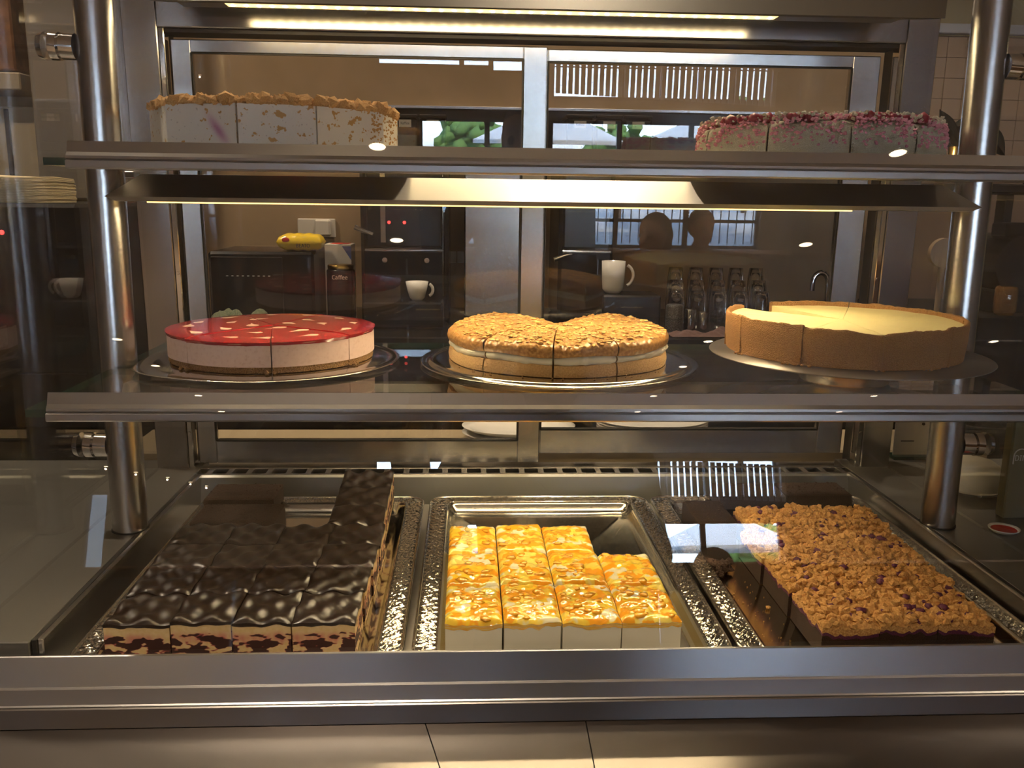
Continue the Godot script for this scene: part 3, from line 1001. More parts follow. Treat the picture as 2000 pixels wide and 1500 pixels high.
func chocolate_squares():
	var xe = [[-0.3740, -0.3800], [-0.3065, -0.3080], [-0.2440, -0.2430], [-0.1830, -0.1780], [-0.1170, -0.1090]]
	var ze = [-0.862, -0.933, -1.004, -1.075, -1.144, -1.196, -1.247, -1.297]
	var rows = ["front row", "second row", "third row", "fourth row", "single file behind the block, nearest the block", "single file behind the block, middle", "single file behind the block, rearmost"]
	var base = 1.0238
	for r in 7:
		for c in 4:
			if r > 3 and c < 3: continue
			var f = clamp((r + 0.5) / 4.0, 0, 1)
			var x0 = lerp(xe[c][0], xe[c][1], f) + 0.0007
			var x1 = lerp(xe[c + 1][0], xe[c + 1][1], f) - 0.0007
			if r > 3:
				x0 = -0.1890 + 0.0004 * r; x1 = -0.1165 + 0.0006 * r
			var z0 = ze[r] - 0.0007 + rng.randf_range(-0.001, 0.001)
			var z1 = ze[r + 1] + 0.0007
			var dy = rng.randf_range(-0.0012, 0.0012)
			if r > 3: # the single file slopes up until the rearmost lies on the tray's rim
				z0 = lerp(-1.1447, -1.318, (r - 4) / 3.0) - 0.0005; z1 = lerp(-1.1447, -1.318, (r - 3) / 3.0) + 0.0005
				dy *= 0.3
			var lift = func(z): return 0.0195 * clamp((-1.144 - z) / 0.174, 0.0, 1.0)
			var top = func(x, z):
				var w = cos(TAU * (x + 0.115) / 0.034 + 0.5 * sin(z * 60.0)) * cos(TAU * (z + 0.85) / 0.042 + 0.4 * sin(x * 70.0))
				var hh = 1.0680 + dy + 0.0027 * w + 0.0007 * N1.get_noise_2d(x * 700.0, z * 700.0)
				var e = min(min(x - x0, x1 - x), min(z0 - z, z - z1))
				return hh + lift.call(z) - 0.0022 * exp(-max(e, 0.0) / 0.0012)
			var low = func(x, z): return top.call(x, z) - 0.0036 - 0.0016 * N2.get_noise_2d(x * 1500.0, z * 1500.0)
			var place = ("%s square of the %s" % [WORDS[c], rows[r]]) if r < 4 else rows[r]
			var t = thing("chocolate_wave_square", "chocolate glazed cherry cake square in left tray, " + place, "cake", Vector3.ZERO, "chocolate glazed cherry cake squares")
			var st = new_st(true)
			slab_walls(st, x0, x1, z0, z1, func(x, z): return base + lift.call(z), func(x, z): return low.call(x, z) + 0.0008, 10, 1, rng.randf())
			build(st, "cake_layer", M.marble_cake, t)
			st = new_st(true)
			slab_top(st, x0 - 0.0004, x1 + 0.0004, z0 + 0.0004, z1 - 0.0004, 24, 26, top)
			slab_walls(st, x0 - 0.0004, x1 + 0.0004, z0 + 0.0004, z1 - 0.0004, low, top, 16, 2)
			build(st, "chocolate_glaze", M.chocolate, t)

func mandarin_slices():
	var xe = [-0.0235, 0.0380, 0.0995, 0.1630, 0.2275]
	var ze = [-0.856, -0.946, -1.040, -1.131]
	var rows = ["front row", "middle row", "back row"]
	var base = 1.0238
	for r in 3:
		for c in 4:
			if r == 2 and c == 3: continue
			var x0 = xe[c] + 0.0008
			var x1 = xe[c + 1] - 0.0008 - (0.002 if r == 2 and c == 2 else 0.0)
			var z0 = ze[r] - 0.0006 + (0.004 if r == 0 and (c == 1 or c == 2) else 0.0)
			var z1 = ze[r + 1] + 0.0006
			var dy = [0.0, 0.0022, 0.0008, -0.0010][c] + rng.randf_range(-0.0006, 0.0006)
			var top = func(x, z):
				var hh = 1.0690 + dy + 0.0030 * N1.get_noise_2d(x * 900.0, z * 900.0) + 0.0018 * N2.get_noise_2d(x * 2600.0, z * 2600.0)
				var e = min(min(x - x0, x1 - x), min(z0 - z, z - z1))
				return hh - 0.0045 * exp(-max(e, 0.0) / 0.0022)
			var low = func(x, z): return top.call(x, z) - 0.0048 - 0.0030 * N1.get_noise_2d(x * 2200.0, z * 2200.0)
			var t = thing("mandarin_cream_slice", "orange mandarin jelly cream slice in centre tray, %s slice of the %s" % [WORDS[c] if not (r == 2 and c == 2) else "third from left", rows[r]], "cake", Vector3.ZERO, "mandarin cream slices")
			var st = new_st(true)
			slab_walls(st, x0, x1, z0, z1, func(x, z): return base, func(x, z): return base + 0.0105 + 0.0012 * N1.get_noise_2d(x * 1500.0, z * 1500.0), 10, 1)
			build(st, "sponge_base", M.pale_sponge, t)
			st = new_st(true)
			slab_walls(st, x0 + 0.0003, x1 - 0.0003, z0 - 0.0003, z1 + 0.0003, func(x, z): return base + 0.0098, func(x, z): return low.call(x, z) + 0.001, 12, 2)
			build(st, "white_cream", M.white_cake, t)
			st = new_st(true)
			slab_top(st, x0 - 0.0002, x1 + 0.0002, z0 + 0.0002, z1 - 0.0002, 26, 36, top)
			slab_walls(st, x0 - 0.0002, x1 + 0.0002, z0 + 0.0002, z1 - 0.0002, low, top, 18, 2)
			var jelly = build(st, "mandarin_jelly", M.mandarin, t)
			st = new_st(true)
			for j in 15:
				var p = Vector3(rng.randf_range(x0 + 0.007, x1 - 0.007), 0, rng.randf_range(z1 + 0.007, z0 - 0.006))
				p.y = top.call(p.x, p.z) - 0.0004
				lump(st, p, rng.randf_range(0.0035, 0.0078), 0.3, 0.36)
			tag(build(st, "mandarin_pieces", M.mandarin_fruit, jelly), "", "", "", "stuff")

func streusel_pieces():
	var ze = [-0.852, -0.943, -1.036, -1.127, -1.218]
	var rows = ["front row", "second row", "third row", "back row"]
	var cols = ["left", "middle", "right"]
	var base = 1.0238
	for r in 4:
		for c in 3:
			var sh = r * 0.0055
			var xl = [0.3770, 0.3750, 0.3715, 0.3890][r]
			var xr = 0.5670 + sh
			var x0 = lerp(xl, xr, c / 3.0) + 0.0006
			var x1 = lerp(xl, xr, (c + 1) / 3.0) - 0.0006
			var z0 = ze[r] - 0.0006 - (0.004 if r == 1 and c == 0 else 0.0)
			var z1 = ze[r + 1] + 0.0006
			var dy = [-0.001, 0.0012, 0.0][c] + rng.randf_range(-0.001, 0.001)
			var top = func(x, z):
				var n = NC.get_noise_2d(x * 3600.0, z * 3600.0)
				var hh = 1.0650 + dy + 0.0052 * n + 0.0030 * N2.get_noise_2d(x * 4200.0, z * 4200.0) + 0.0025 * N1.get_noise_2d(x * 900.0, z * 900.0)
				var e = min(min(x - x0, x1 - x), min(z0 - z, z - z1))
				return hh - 0.0040 * exp(-max(e, 0.0) / 0.003)
			var low = func(x, z): return top.call(x, z) - 0.0060 - 0.0055 * N1.get_noise_2d(x * 1900.0, z * 1900.0)
			var t = thing("streusel_slice", "crumble topped chocolate berry slice in right tray, %s slice of the %s" % [cols[c], rows[r]], "cake", Vector3.ZERO, "crumble topped berry slices")
			var st = new_st(true)
			slab_walls(st, x0, x1, z0, z1, func(x, z): return base, func(x, z): return low.call(x, z) - 0.004 + 0.001 * N1.get_noise_2d(x * 1000.0, z * 1000.0), 10, 2)
			build(st, "chocolate_sponge", M.dark_sponge, t)
			st = new_st(true)
			slab_walls(st, x0 + 0.0003, x1 - 0.0003, z0 - 0.0003, z1 + 0.0003, func(x, z): return low.call(x, z) - 0.006, func(x, z): return low.call(x, z) + 0.002, 10, 1)
			for j in 14:
				var p = Vector3(rng.randf_range(x0 + 0.005, x1 - 0.005), 0, rng.randf_range(z1 + 0.005, z0 - 0.005))
				p.y = top.call(p.x, p.z) + 0.0012
				lump(st, p, rng.randf_range(0.0030, 0.0064), 0.25, 0.6)
			build(st, "berry_filling", M.blueberry, t)
			st = new_st(true)
			slab_top(st, x0 - 0.0003, x1 + 0.0003, z0 + 0.0003, z1 - 0.0003, 40, 54, top)
			slab_walls(st, x0 - 0.0003, x1 + 0.0003, z0 + 0.0003, z1 - 0.0003, low, top, 22, 1)
			var top_part = build(st, "crumble_layer", M.crumb_streusel, t)
			st = new_st()
			for j in 170:
				var p = Vector3(rng.randf_range(x0 + 0.002, x1 - 0.002), 0, rng.randf_range(z1 + 0.002, z0 - 0.002))
				var s = rng.randf_range(0.0018, 0.0066)
				p.y = top.call(p.x, p.z) + s * 0.15
				lump(st, p, s, 0.34, 0.8)
			tag(build(st, "crumble_lumps", M.crumb_streusel, top_part), "", "", "", "stuff")

func slab_cake(called, label, x0, x1, z0, z1, y0, y1, m, group):
	var st = new_st(true)
	var top = func(x, z):
		var e = min(min(x - x0, x1 - x), min(z0 - z, z - z1))
		return y1 + 0.0008 * N2.get_noise_2d(x * 3000.0, z * 3000.0) - 0.003 * exp(-max(e, 0.0) / 0.002)
	slab_top(st, x0, x1, z0, z1, 30, 24, top)
	slab_walls(st, x0, x1, z0, z1, func(x, z): return y0, top, 14, 3)
	var t = thing(called, label, "cake", Vector3.ZERO, group)
	build(st, "cake_slab", m, t)
	st = new_st()
	for k in 60:
		var p = Vector3(rng.randf_range(x0 + 0.002, x1 - 0.002), 0, rng.randf_range(z1 + 0.002, z0 - 0.002))
		p.y = top.call(p.x, p.z) + 0.0002
		lump(st, p, rng.randf_range(0.0007, 0.0016), 0.3)
	tag(build(st, "crumb_dusting", m, t), "", "", "", "stuff")
	return t

func brown_slabs():
	var g = "dark chocolate sponge slabs"
	slab_cake("chocolate_slab", "dark brown chocolate cake slab in left tray, right behind the glazed squares", -0.3800, -0.2650, -1.172, -1.245, 1.0238, 1.062, M.brownie, g)
	slab_cake("chocolate_slab", "dark brown chocolate cake slab in left tray, against the back rim", -0.3830, -0.2820, -1.250, -1.320, 1.0428, 1.068, M.brownie, g)
	slab_cake("chocolate_slab", "dark brown chocolate cake slab in right tray, left of the crumble slices", 0.3240, 0.3800, -1.165, -1.258, 1.0238, 1.060, M.brownie, g)
	slab_cake("chocolate_slab", "dark brown chocolate cake slab at the back of right tray, left one", 0.3820, 0.4830, -1.262, -1.322, 1.0428, 1.066, M.brownie, g)
	slab_cake("chocolate_slab", "dark brown chocolate cake slab at the back of right tray, right one", 0.4860, 0.5860, -1.262, -1.322, 1.0428, 1.067, M.brownie, g)
	# one broken lump and some crumbs on the right tray
	var st = new_st()
	for k in 60:
		lump(st, Vector3(0.3320 + rng.randfn() * 0.0085, 1.0285 + abs(rng.randfn()) * 0.0045, -1.0780 + rng.randfn() * 0.007), rng.randf_range(0.003, 0.0065), 0.3)
	tag(build(st, "cake_lump", M.dark_sponge), "broken lump of dark chocolate cake on the bare part of right tray", "cake")
	st = new_st()
	for p in [[0.372, -0.968, 0.003], [0.347, -0.985, 0.0012], [0.343, -1.01, 0.001], [0.351, -0.95, 0.0008], [0.345, -0.86, 0.0018], [0.325, -0.90, 0.001], [0.34, -1.0, 0.0014], [0.336, -0.93, 0.0007]]:
		lump(st, Vector3(p[0] - 0.012, 1.0235 + p[2] * 0.6, p[1]), p[2], 0.35)
	for k in 40:
		lump(st, Vector3(rng.randf_range(0.322, 0.366), 1.0237, rng.randf_range(-1.05, -0.87)), rng.randf_range(0.0003, 0.0008), 0.35)
	tag(build(st, "cake_crumbs", M.crumb_streusel), "loose golden crumbs scattered on the bare base of right tray", "crumbs", "", "stuff")

func plates():
	var st
	# wide silver platter with a wavy rim under the red glazed cake
	var t = thing("platter", "round polished silver platter with wavy rim under the red glazed cake", "platter", Vector3(-0.2575, 1.2845, -1.1830))
	st = new_st(true)
	st.set_smooth_group(1)
	var wav = func(p, a):
		var r = Vector2(p.x, p.z).length()
		var k = smoothstep(0.145, 0.168, r)
		var w = exp(-pow(angle_difference(a, deg_to_rad(140)) / 0.34, 2.0))
		return p * Vector3(1.0 + k * (0.10 * w), 1.0, 1.0 + k * (0.10 * w)) + Vector3(0, k * (0.0012 * w + 0.0003 * sin(a * 3.0)), 0)
	lathe(st, [Vector2(0.0, 0.0046), Vector2(0.1450, 0.0046), Vector2(0.1480, 0.0034), Vector2(0.1520, 0.0030), Vector2(0.1600, 0.0038), Vector2(0.1640, 0.0046), Vector2(0.1660, 0.0042), Vector2(0.1655, 0.0034), Vector2(0.1590, 0.0022), Vector2(0.1500, 0.0003), Vector2(0.0, 0.0003)], Vector3.ZERO, 96, wav)
	build(st, "dish", M.plate_silver, t)
	t = thing("platter", "round polished silver platter with a double ridge under the almond cake", "platter", Vector3(0.1225, 1.2845, -1.1760))
	st = new_st(true)
	st.set_smooth_group(1)
	lathe(st, [Vector2(0.0, 0.0055), Vector2(0.1620, 0.0055), Vector2(0.1665, 0.0052), Vector2(0.1690, 0.0062), Vector2(0.1710, 0.0064), Vector2(0.1725, 0.0052), Vector2(0.1745, 0.0030), Vector2(0.1790, 0.0022), Vector2(0.1840, 0.0040), Vector2(0.1855, 0.0036), Vector2(0.1845, 0.0018), Vector2(0.1780, 0.0003), Vector2(0.0, 0.0003)], Vector3.ZERO, 96)
	build(st, "dish", M.plate_silver, t)
	t = thing("cake_stand", "low cake stand with flat dark grey metal disc under the cheesecake", "cake stand", Vector3(0.4675, 1.2845, -1.0610))
	st = new_st(true)
	lathe(st, [Vector2(0.0, 0.0342), Vector2(0.1650, 0.0342), Vector2(0.1658, 0.0334), Vector2(0.1650, 0.0326), Vector2(0.0, 0.0322)], Vector3.ZERO, 96)
	build(st, "disc", M.plate_grey, t)
	st = new_st(true)
	lathe(st, [Vector2(0.0, 0.0320), Vector2(0.1060, 0.0320), Vector2(0.1050, 0.0285), Vector2(0.0960, 0.0235), Vector2(0.0750, 0.0180), Vector2(0.0560, 0.0120), Vector2(0.0540, 0.0030), Vector2(0.0520, 0.0003), Vector2(0.0, 0.0003)], Vector3(0, 0, 0.0), 72)
	build(st, "foot", M.steel, t)
	for q in [[-0.2370, "cake_board", "round cake board under the tall crumble cream cake"], [0.4490, "cake_board", "round cake board under the tall raspberry cream cake"]]:
		st = new_st(true)
		lathe(st, [Vector2(0.0, 0.0035), Vector2(0.1640, 0.0035), Vector2(0.1650, 0.0025), Vector2(0.1640, 0.0005), Vector2(0.0, 0.0005)], Vector3.ZERO, 64)
		var o = build(st, q[1], M.plate_grey)
		o.position = Vector3(q[0], 1.5365, -1.165)
		tag(o, q[2], "cake board")

# ---------------------------------------------------------------- room
func room():
	var st
	st = new_st()
	box(st, Vector3(-7.2, -0.12, -5.0), Vector3(9.2, 0.0, 11.9))
	structure(build(st, "floor", M.floor_stone))
	st = new_st()
	box(st, Vector3(-7.2, 3.40, -5.0), Vector3(9.2, 3.6, 11.9))
	structure(build(st, "ceiling", M.ceiling_paint))
	st = new_st()
	box(st, Vector3(-7.2, 0, -2.6), Vector3(1.22, 3.4, -2.40))
	box(st, Vector3(1.10, 0, -4.4), Vector3(1.22, 3.4, -2.6))
	structure(build(st, "wall_back", M.wall_brown))
	st = new_st()
	box(st, Vector3(1.22, 0, -5.0), Vector3(9.2, 3.4, -4.42))
	var kw = structure(build(st, "wall_kitchen", M.wall_cream))
	st = new_st()
	box(st, Vector3(1.22, 0.9, -4.42), Vector3(3.4, 2.292, -4.412))
	build(st, "grout_bed", M.grout, kw)
	var tile_mesh_st = new_st()
	bbox(tile_mesh_st, Vector3(-0.0465, -0.0465, 0), Vector3(0.0465, 0.0465, 0.008), 0.0015)
	tile_mesh_st.generate_normals()
	var tm = tile_mesh_st.commit()
	for r in 7:
		for c in 18:
			var o = put_mesh(tm, "tile", M.tile, kw)
			o.position = Vector3(1.30 + c * 0.0955, 2.24 - r * 0.0955, -4.412)
	st = new_st()
	bbox(st, Vector3(1.22, 2.30, -4.42), Vector3(3.4, 2.345, -4.39), 0.003)
	build(st, "tile_trim", M.white_paint, kw)
	st = new_st()
	box(st, Vector3(-7.4, 0, -2.6), Vector3(-7.2, 3.4, 11.9))
	structure(build(st, "wall_left", M.wall_plaster))
	st = new_st()
	box(st, Vector3(9.2, 0, -5.0), Vector3(9.4, 3.4, 11.9))
	structure(build(st, "wall_right", M.wall_plaster))
	# window wall behind the customers: tall glazing, a beam, and a high strip of windows
	st = new_st()
	var zf = 11.5
	box(st, Vector3(-7.2, 0, zf), Vector3(-5.58, 3.4, zf + 0.3))
	box(st, Vector3(-5.24, 0, zf), Vector3(-1.4, 3.4, zf + 0.3))
	for wx in [[-5.58, -5.24]]:
		box(st, Vector3(wx[0], 0, zf), Vector3(wx[1], 1.3, zf + 0.3))
		box(st, Vector3(wx[0], 2.45, zf), Vector3(wx[1], 3.4, zf + 0.3))
	box(st, Vector3(-1.4, 2.62, zf), Vector3(0.35, 2.73, zf + 0.3))
	box(st, Vector3(-0.75, 2.30, zf), Vector3(1.3, 2.66, zf + 0.3))
	box(st, Vector3(-1.4, 0, zf), Vector3(-0.75, 2.62, zf + 0.3))
	box(st, Vector3(4.75, 0, zf), Vector3(9.2, 3.4, zf + 0.3))
	box(st, Vector3(-0.75, 1.98, zf), Vector3(4.75, 2.30, zf + 0.3))
	box(st, Vector3(-1.4, 2.93, zf), Vector3(4.75, 3.4, zf + 0.3))
	structure(build(st, "wall_front", M.wall_plaster))
	var k = 1
	for q in [[0.0, 1.98, [-0.75, 0.30, 1.30, 2.40, 3.55, 4.75]], [2.73, 2.93, [-1.4, -0.1, 0.35]], [2.66, 2.93, [0.35, 1.3]], [2.30, 2.93, [1.3, 2.40, 3.05, 3.65, 4.2, 4.75]], [1.3, 2.45, [-5.58, -5.24]]]:
		for j in q[2].size() - 1:
			st = new_st()
			frame_rect(st, q[2][j], q[2][j + 1], q[0], q[1], q[2][j] + 0.04, q[2][j + 1] - 0.04, q[0] + 0.05, q[1] - 0.04, zf + 0.10, zf + 0.16, 0.003)
			if q[0] < 1.0: bbox(st, Vector3(q[2][j], 0.42, zf + 0.10), Vector3(q[2][j + 1], 0.47, zf + 0.16), 0.003)
			var w = structure(build(st, "window_%d" % k, M.frame_dark))
			st = new_st()
			box(st, Vector3(q[2][j] + 0.04, q[0] + 0.05, zf + 0.128), Vector3(q[2][j + 1] - 0.04, q[1] - 0.04, zf + 0.132))
			build(st, "pane", M.glass if q[2][0] > -5.0 else M.frosted, w)
			k += 1
	# upright slats hung before the high windows
	var t = thing("slat_screen", "row of upright white slats hung below the high windows, mirrored in the glass", "screen", Vector3(0, 2.28, 11.2))
	st = new_st()
	bbox(st, Vector3(-0.032, 0, -0.02), Vector3(0.032, 0.54, 0.02), 0.002)
	st.generate_normals()
	var sm = st.commit()
	for j in 36:
		var o = put_mesh(sm, "slat", M.white_paint, t)
		o.position = Vector3(1.36 + j * 0.095, -0.05 + 0.004 * (35 - j), 0)
	st = new_st()
	bbox(st, Vector3(1.3, 0.46, -0.015), Vector3(4.75, 0.48, 0.015), 0.002)
	build(st, "top_rail", M.white_paint, t)

func outdoors():
	var st = new_st()
	box(st, Vector3(-30, -0.3, 11.9), Vector3(30, -0.05, 60))
	structure(build(st, "ground_outside", M.paving))
	var crown = new_st(true)
	for j in 130:
		var a = rng.randf() * TAU
		var e = rng.randf_range(-0.8, 1.0)
		var p = Vector3(cos(a) * sqrt(1 - e * e * 0.8), e, sin(a) * sqrt(1 - e * e * 0.8)) * rng.randf_range(0.6, 1.0)
		lump(crown, p * Vector3(1.5, 1.15, 1.5) + Vector3(0, 2.7, 0), rng.randf_range(0.18, 0.42), 0.4)
	crown.generate_normals()
	var cm = crown.commit()
	var spots = [[0.2, 20.0, 1.0, "second"], [3.6, 18.5, 0.9, "third"], [7.4, 21.0, 1.2, "right"], [-3.6, 20.0, 1.1, "far left"]]
	for q in spots:
		var t = thing("tree", "leafy green tree outside the windows, %s of the four, seen only in reflection" % q[3], "tree", Vector3(q[0], -0.05, q[1]), "trees on the terrace")
		t.scale = Vector3.ONE * q[2] * 0.62
		put_mesh(cm, "crown", M.foliage, t)
		st = new_st(true)
		rod(st, Vector3.ZERO, Vector3(0, 2.4, 0), 0.12, 0.07, 12)
		build(st, "trunk", M.bark, t)
	for q in [[1.6, 15.2, "left"], [4.9, 15.0, "right"]]:
		var t = thing("parasol", "white terrace parasol outside, the %s one, seen only in reflection" % q[2], "parasol", Vector3(q[0], -0.05, q[1]), "terrace parasols")
		st = new_st()
		lathe(st, [Vector2(0.0, 2.45), Vector2(1.5, 1.75), Vector2(1.5, 1.68), Vector2(0.0, 2.40)], Vector3.ZERO, 8)
		build(st, "canopy", M.awning, t)
		st = new_st(true)
		rod(st, Vector3.ZERO, Vector3(0, 2.42, 0), 0.025, 0.025, 12)
		build(st, "pole", M.white_paint, t)
	var rail = thing("terrace_railing", "dark upright bar railing on the terrace outside, seen only in reflection", "railing", Vector3(0, -0.05, 13.0))
	st = new_st()
	bbox(st, Vector3(-2, 0.95, -0.02), Vector3(6, 1.0, 0.02), 0.004)
	build(st, "hand_rail", M.frame_dark, rail)
	st = new_st()
	bbox(st, Vector3(-0.008, 0, -0.008), Vector3(0.008, 0.95, 0.008), 0.0)
	st.generate_normals()
	var bm = st.commit()
	for j in 54:
		var o = put_mesh(bm, "bar", M.frame_dark, rail)
		o.position = Vector3(-1.95 + j * 0.147, 0, 0)

func downlight(x, y, z, label, energy = 1.0):
	var t = thing("ceiling_downlight", label, "downlight", Vector3(x, y, z), "recessed ceiling downlights")
	var st = new_st(true)
	lathe(st, [Vector2(0.044, 0.0), Vector2(0.058, 0.0), Vector2(0.060, -0.003), Vector2(0.057, -0.006), Vector2(0.045, -0.006), Vector2(0.044, 0.0)], Vector3.ZERO, 32)
	build(st, "trim_ring", M.white_paint, t)
	st = new_st(true)
	lathe(st, [Vector2(0.0, -0.003), Vector2(0.044, -0.003), Vector2(0.044, -0.001), Vector2(0.0, -0.001)], Vector3.ZERO, 32)
	build(st, "lamp_lens", M.downlight, t)
	var s := SpotLight3D.new()
	s.name = "downlight_beam"
	s.light_color = Color(1.0, 0.91, 0.78)
	s.light_energy = energy
	s.light_size = 0.04
	s.spot_angle = 52
	s.spot_angle_attenuation = 0.8
	s.spot_range = 20
	s.spot_attenuation = 2.0
	s.shadow_enabled = true
	t.add_child(s)
	s.position = Vector3(0, -0.012, 0)
	s.rotation_degrees = Vector3(-90, 0, 0)

func ceiling_lights():
	var cols = {"far left": [-3.33, [6.56, 7.62, 9.18, 10.24]], "centre": [-0.485, [1.28, 2.62, 3.96]], "right": [2.36, [1.28, 2.60, 3.96, 6.53, 7.58, 9.16, 10.23]], "far right": [5.21, [6.48, 9.13, 10.22]]}
	var words = ["first", "second", "third", "fourth", "fifth", "sixth", "seventh"]
	for c in cols:
		for k in cols[c][1].size():
			downlight(cols[c][0], 3.399, cols[c][1][k], "round recessed ceiling downlight, %s from the counter in the %s row" % [words[k], c], 13.0)
	# two over the staff side
	downlight(0.35, 3.399, -1.95, "round recessed ceiling downlight above the back counter", 3.2)
	downlight(1.9, 3.399, -3.4, "round recessed ceiling downlight in front of the tiled kitchen wall", 2.0)
	downlight(-1.3, 3.399, -1.6, "round recessed ceiling downlight above the staff side, left of the case", 4.0)
	for k in 5:
		var p = [Vector3(-4.33, 2.5, 9.07), Vector3(-4.18, 2.5, 9.64), Vector3(-3.97, 2.5, 10.2), Vector3(-3.85, 2.5, 10.8), Vector3(-3.77, 2.5, 11.3)][k]
		var t = thing("pendant_lamp", "small pendant lamp far back in the cafe, %s of five in a row" % words[k], "pendant lamp", p, "pendant lamps")
		var st = new_st(true)
		lathe(st, [Vector2(0.0, 0.0), Vector2(0.024, 0.0), Vector2(0.024, 0.004), Vector2(0.0, 0.004)], Vector3.ZERO, 24)
		build(st, "lamp_lens", M.downlight, t)
		st = new_st(true)
		lathe(st, [Vector2(0.030, -0.001), Vector2(0.030, 0.05), Vector2(0.012, 0.10), Vector2(0.0, 0.10)], Vector3.ZERO, 24)
		rod(st, Vector3(0, 0.1, 0), Vector3(0, 0.899, 0), 0.004, 0.004, 8)
		build(st, "lamp_shade", M.frame_dark, t)
		var o := OmniLight3D.new()
		o.name = "pendant_light"
		o.light_color = Color(1.0, 0.86, 0.66)
		o.light_energy = 0.05
		o.light_size = 0.01
		o.omni_range = 15
		o.omni_attenuation = 2.0
		o.shadow_enabled = true
		t.add_child(o)
		o.position = Vector3(0, -0.03, 0)

# ---------------------------------------------------------------- people: one continuous skin over tapered bones
func smin(a, b, k):
	var h = max(k - abs(a - b), 0.0) / k
	return min(a, b) - h * h * k * 0.25

func skin(st, bones, cell, k):
	var lo = Vector3.INF
	var hi = -Vector3.INF
	for b in bones:
		var r = max(b[2], b[3]) + cell * 3.0
		for p in [b[0], b[1]]:
			lo = lo.min(p - Vector3.ONE * r); hi = hi.max(p + Vector3.ONE * r)
	var n = Vector3i(((hi - lo) / cell).ceil()) + Vector3i.ONE
	var F := PackedFloat32Array()
	F.resize(n.x * n.y * n.z)
	F.fill(1.0)
	var W := PackedInt32Array()
	W.resize(F.size())
	var best := PackedFloat32Array()
	best.resize(F.size())
	best.fill(9.0)
	for bi in bones.size():
		var b = bones[bi]
		var A: Vector3 = b[0]
		var B: Vector3 = b[1]
		var ra: float = b[2]
		var rb: float = b[3]
		var sq: Vector3 = b[5] if b.size() > 5 else Vector3.ONE
		var r = max(ra, rb) * max(1.0, max(sq.x, sq.z)) + cell * 2.5 + k
		var i0 = Vector3i(((A.min(B) - Vector3.ONE * r - lo) / cell).floor()).clamp(Vector3i.ZERO, n - Vector3i.ONE)
		var i1 = Vector3i(((A.max(B) + Vector3.ONE * r - lo) / cell).ceil()).clamp(Vector3i.ZERO, n - Vector3i.ONE)
		var ab = B - A
		var L = max(ab.length_squared(), 1e-9)
		for z in range(i0.z, i1.z + 1):
			for y in range(i0.y, i1.y + 1):
				for x in range(i0.x, i1.x + 1):
					var p = lo + Vector3(x, y, z) * cell
					var t = clamp((p - A).dot(ab) / L, 0.0, 1.0)
					var d = ((p - (A + ab * t)) / sq).length() - lerp(ra, rb, t)
					var at = x + n.x * (y + n.y * z)
					F[at] = smin(F[at], d, k)
					if d < best[at]:
						best[at] = d; W[at] = bi
	var idx := PackedInt32Array()
	idx.resize(F.size())
	idx.fill(-1)
	var vs = []
	var cs = []
	for z in n.z - 1:
		for y in n.y - 1:
			for x in n.x - 1:
				var at = x + n.x * (y + n.y * z)
				var sum = Vector3.ZERO
				var cnt = 0
				var v = []
				for q in 8:
					v.append(F[at + (q & 1) + n.x * (((q >> 1) & 1) + n.y * ((q >> 2) & 1))])
				for e in [[0, 1], [2, 3], [4, 5], [6, 7], [0, 2], [1, 3], [4, 6], [5, 7], [0, 4], [1, 5], [2, 6], [3, 7]]:
					if (v[e[0]] < 0.0) != (v[e[1]] < 0.0):
						var t = v[e[0]] / (v[e[0]] - v[e[1]])
						var a = Vector3(e[0] & 1, (e[0] >> 1) & 1, (e[0] >> 2) & 1)
						var b = Vector3(e[1] & 1, (e[1] >> 1) & 1, (e[1] >> 2) & 1)
						sum += a.lerp(b, t); cnt += 1
				if cnt:
					idx[at] = vs.size()
					vs.append(lo + (Vector3(x, y, z) + sum / cnt) * cell)
					cs.append(bones[W[at]][4])
	var emit = func(a, b, c, d, flip):
		if a < 0 or b < 0 or c < 0 or d < 0: return
		for i in ([a, b, c, a, c, d] if flip else [a, c, b, a, d, c]):
			st.set_color(cs[i]); st.add_vertex(vs[i])
	var sx = 1
	var sy = n.x
	var sz = n.x * n.y
	for z in range(1, n.z - 1):
		for y in range(1, n.y - 1):
			for x in range(1, n.x - 1):
				var at = x + sy * y + sz * z
				var f = F[at] < 0.0
				if f != (F[at + sx] < 0.0): emit.call(idx[at - sy - sz], idx[at - sz], idx[at], idx[at - sy], not f)
				if f != (F[at + sy] < 0.0): emit.call(idx[at - sx - sz], idx[at - sx], idx[at], idx[at - sz], not f)
				if f != (F[at + sz] < 0.0): emit.call(idx[at - sx - sy], idx[at - sy], idx[at], idx[at - sx], not f)

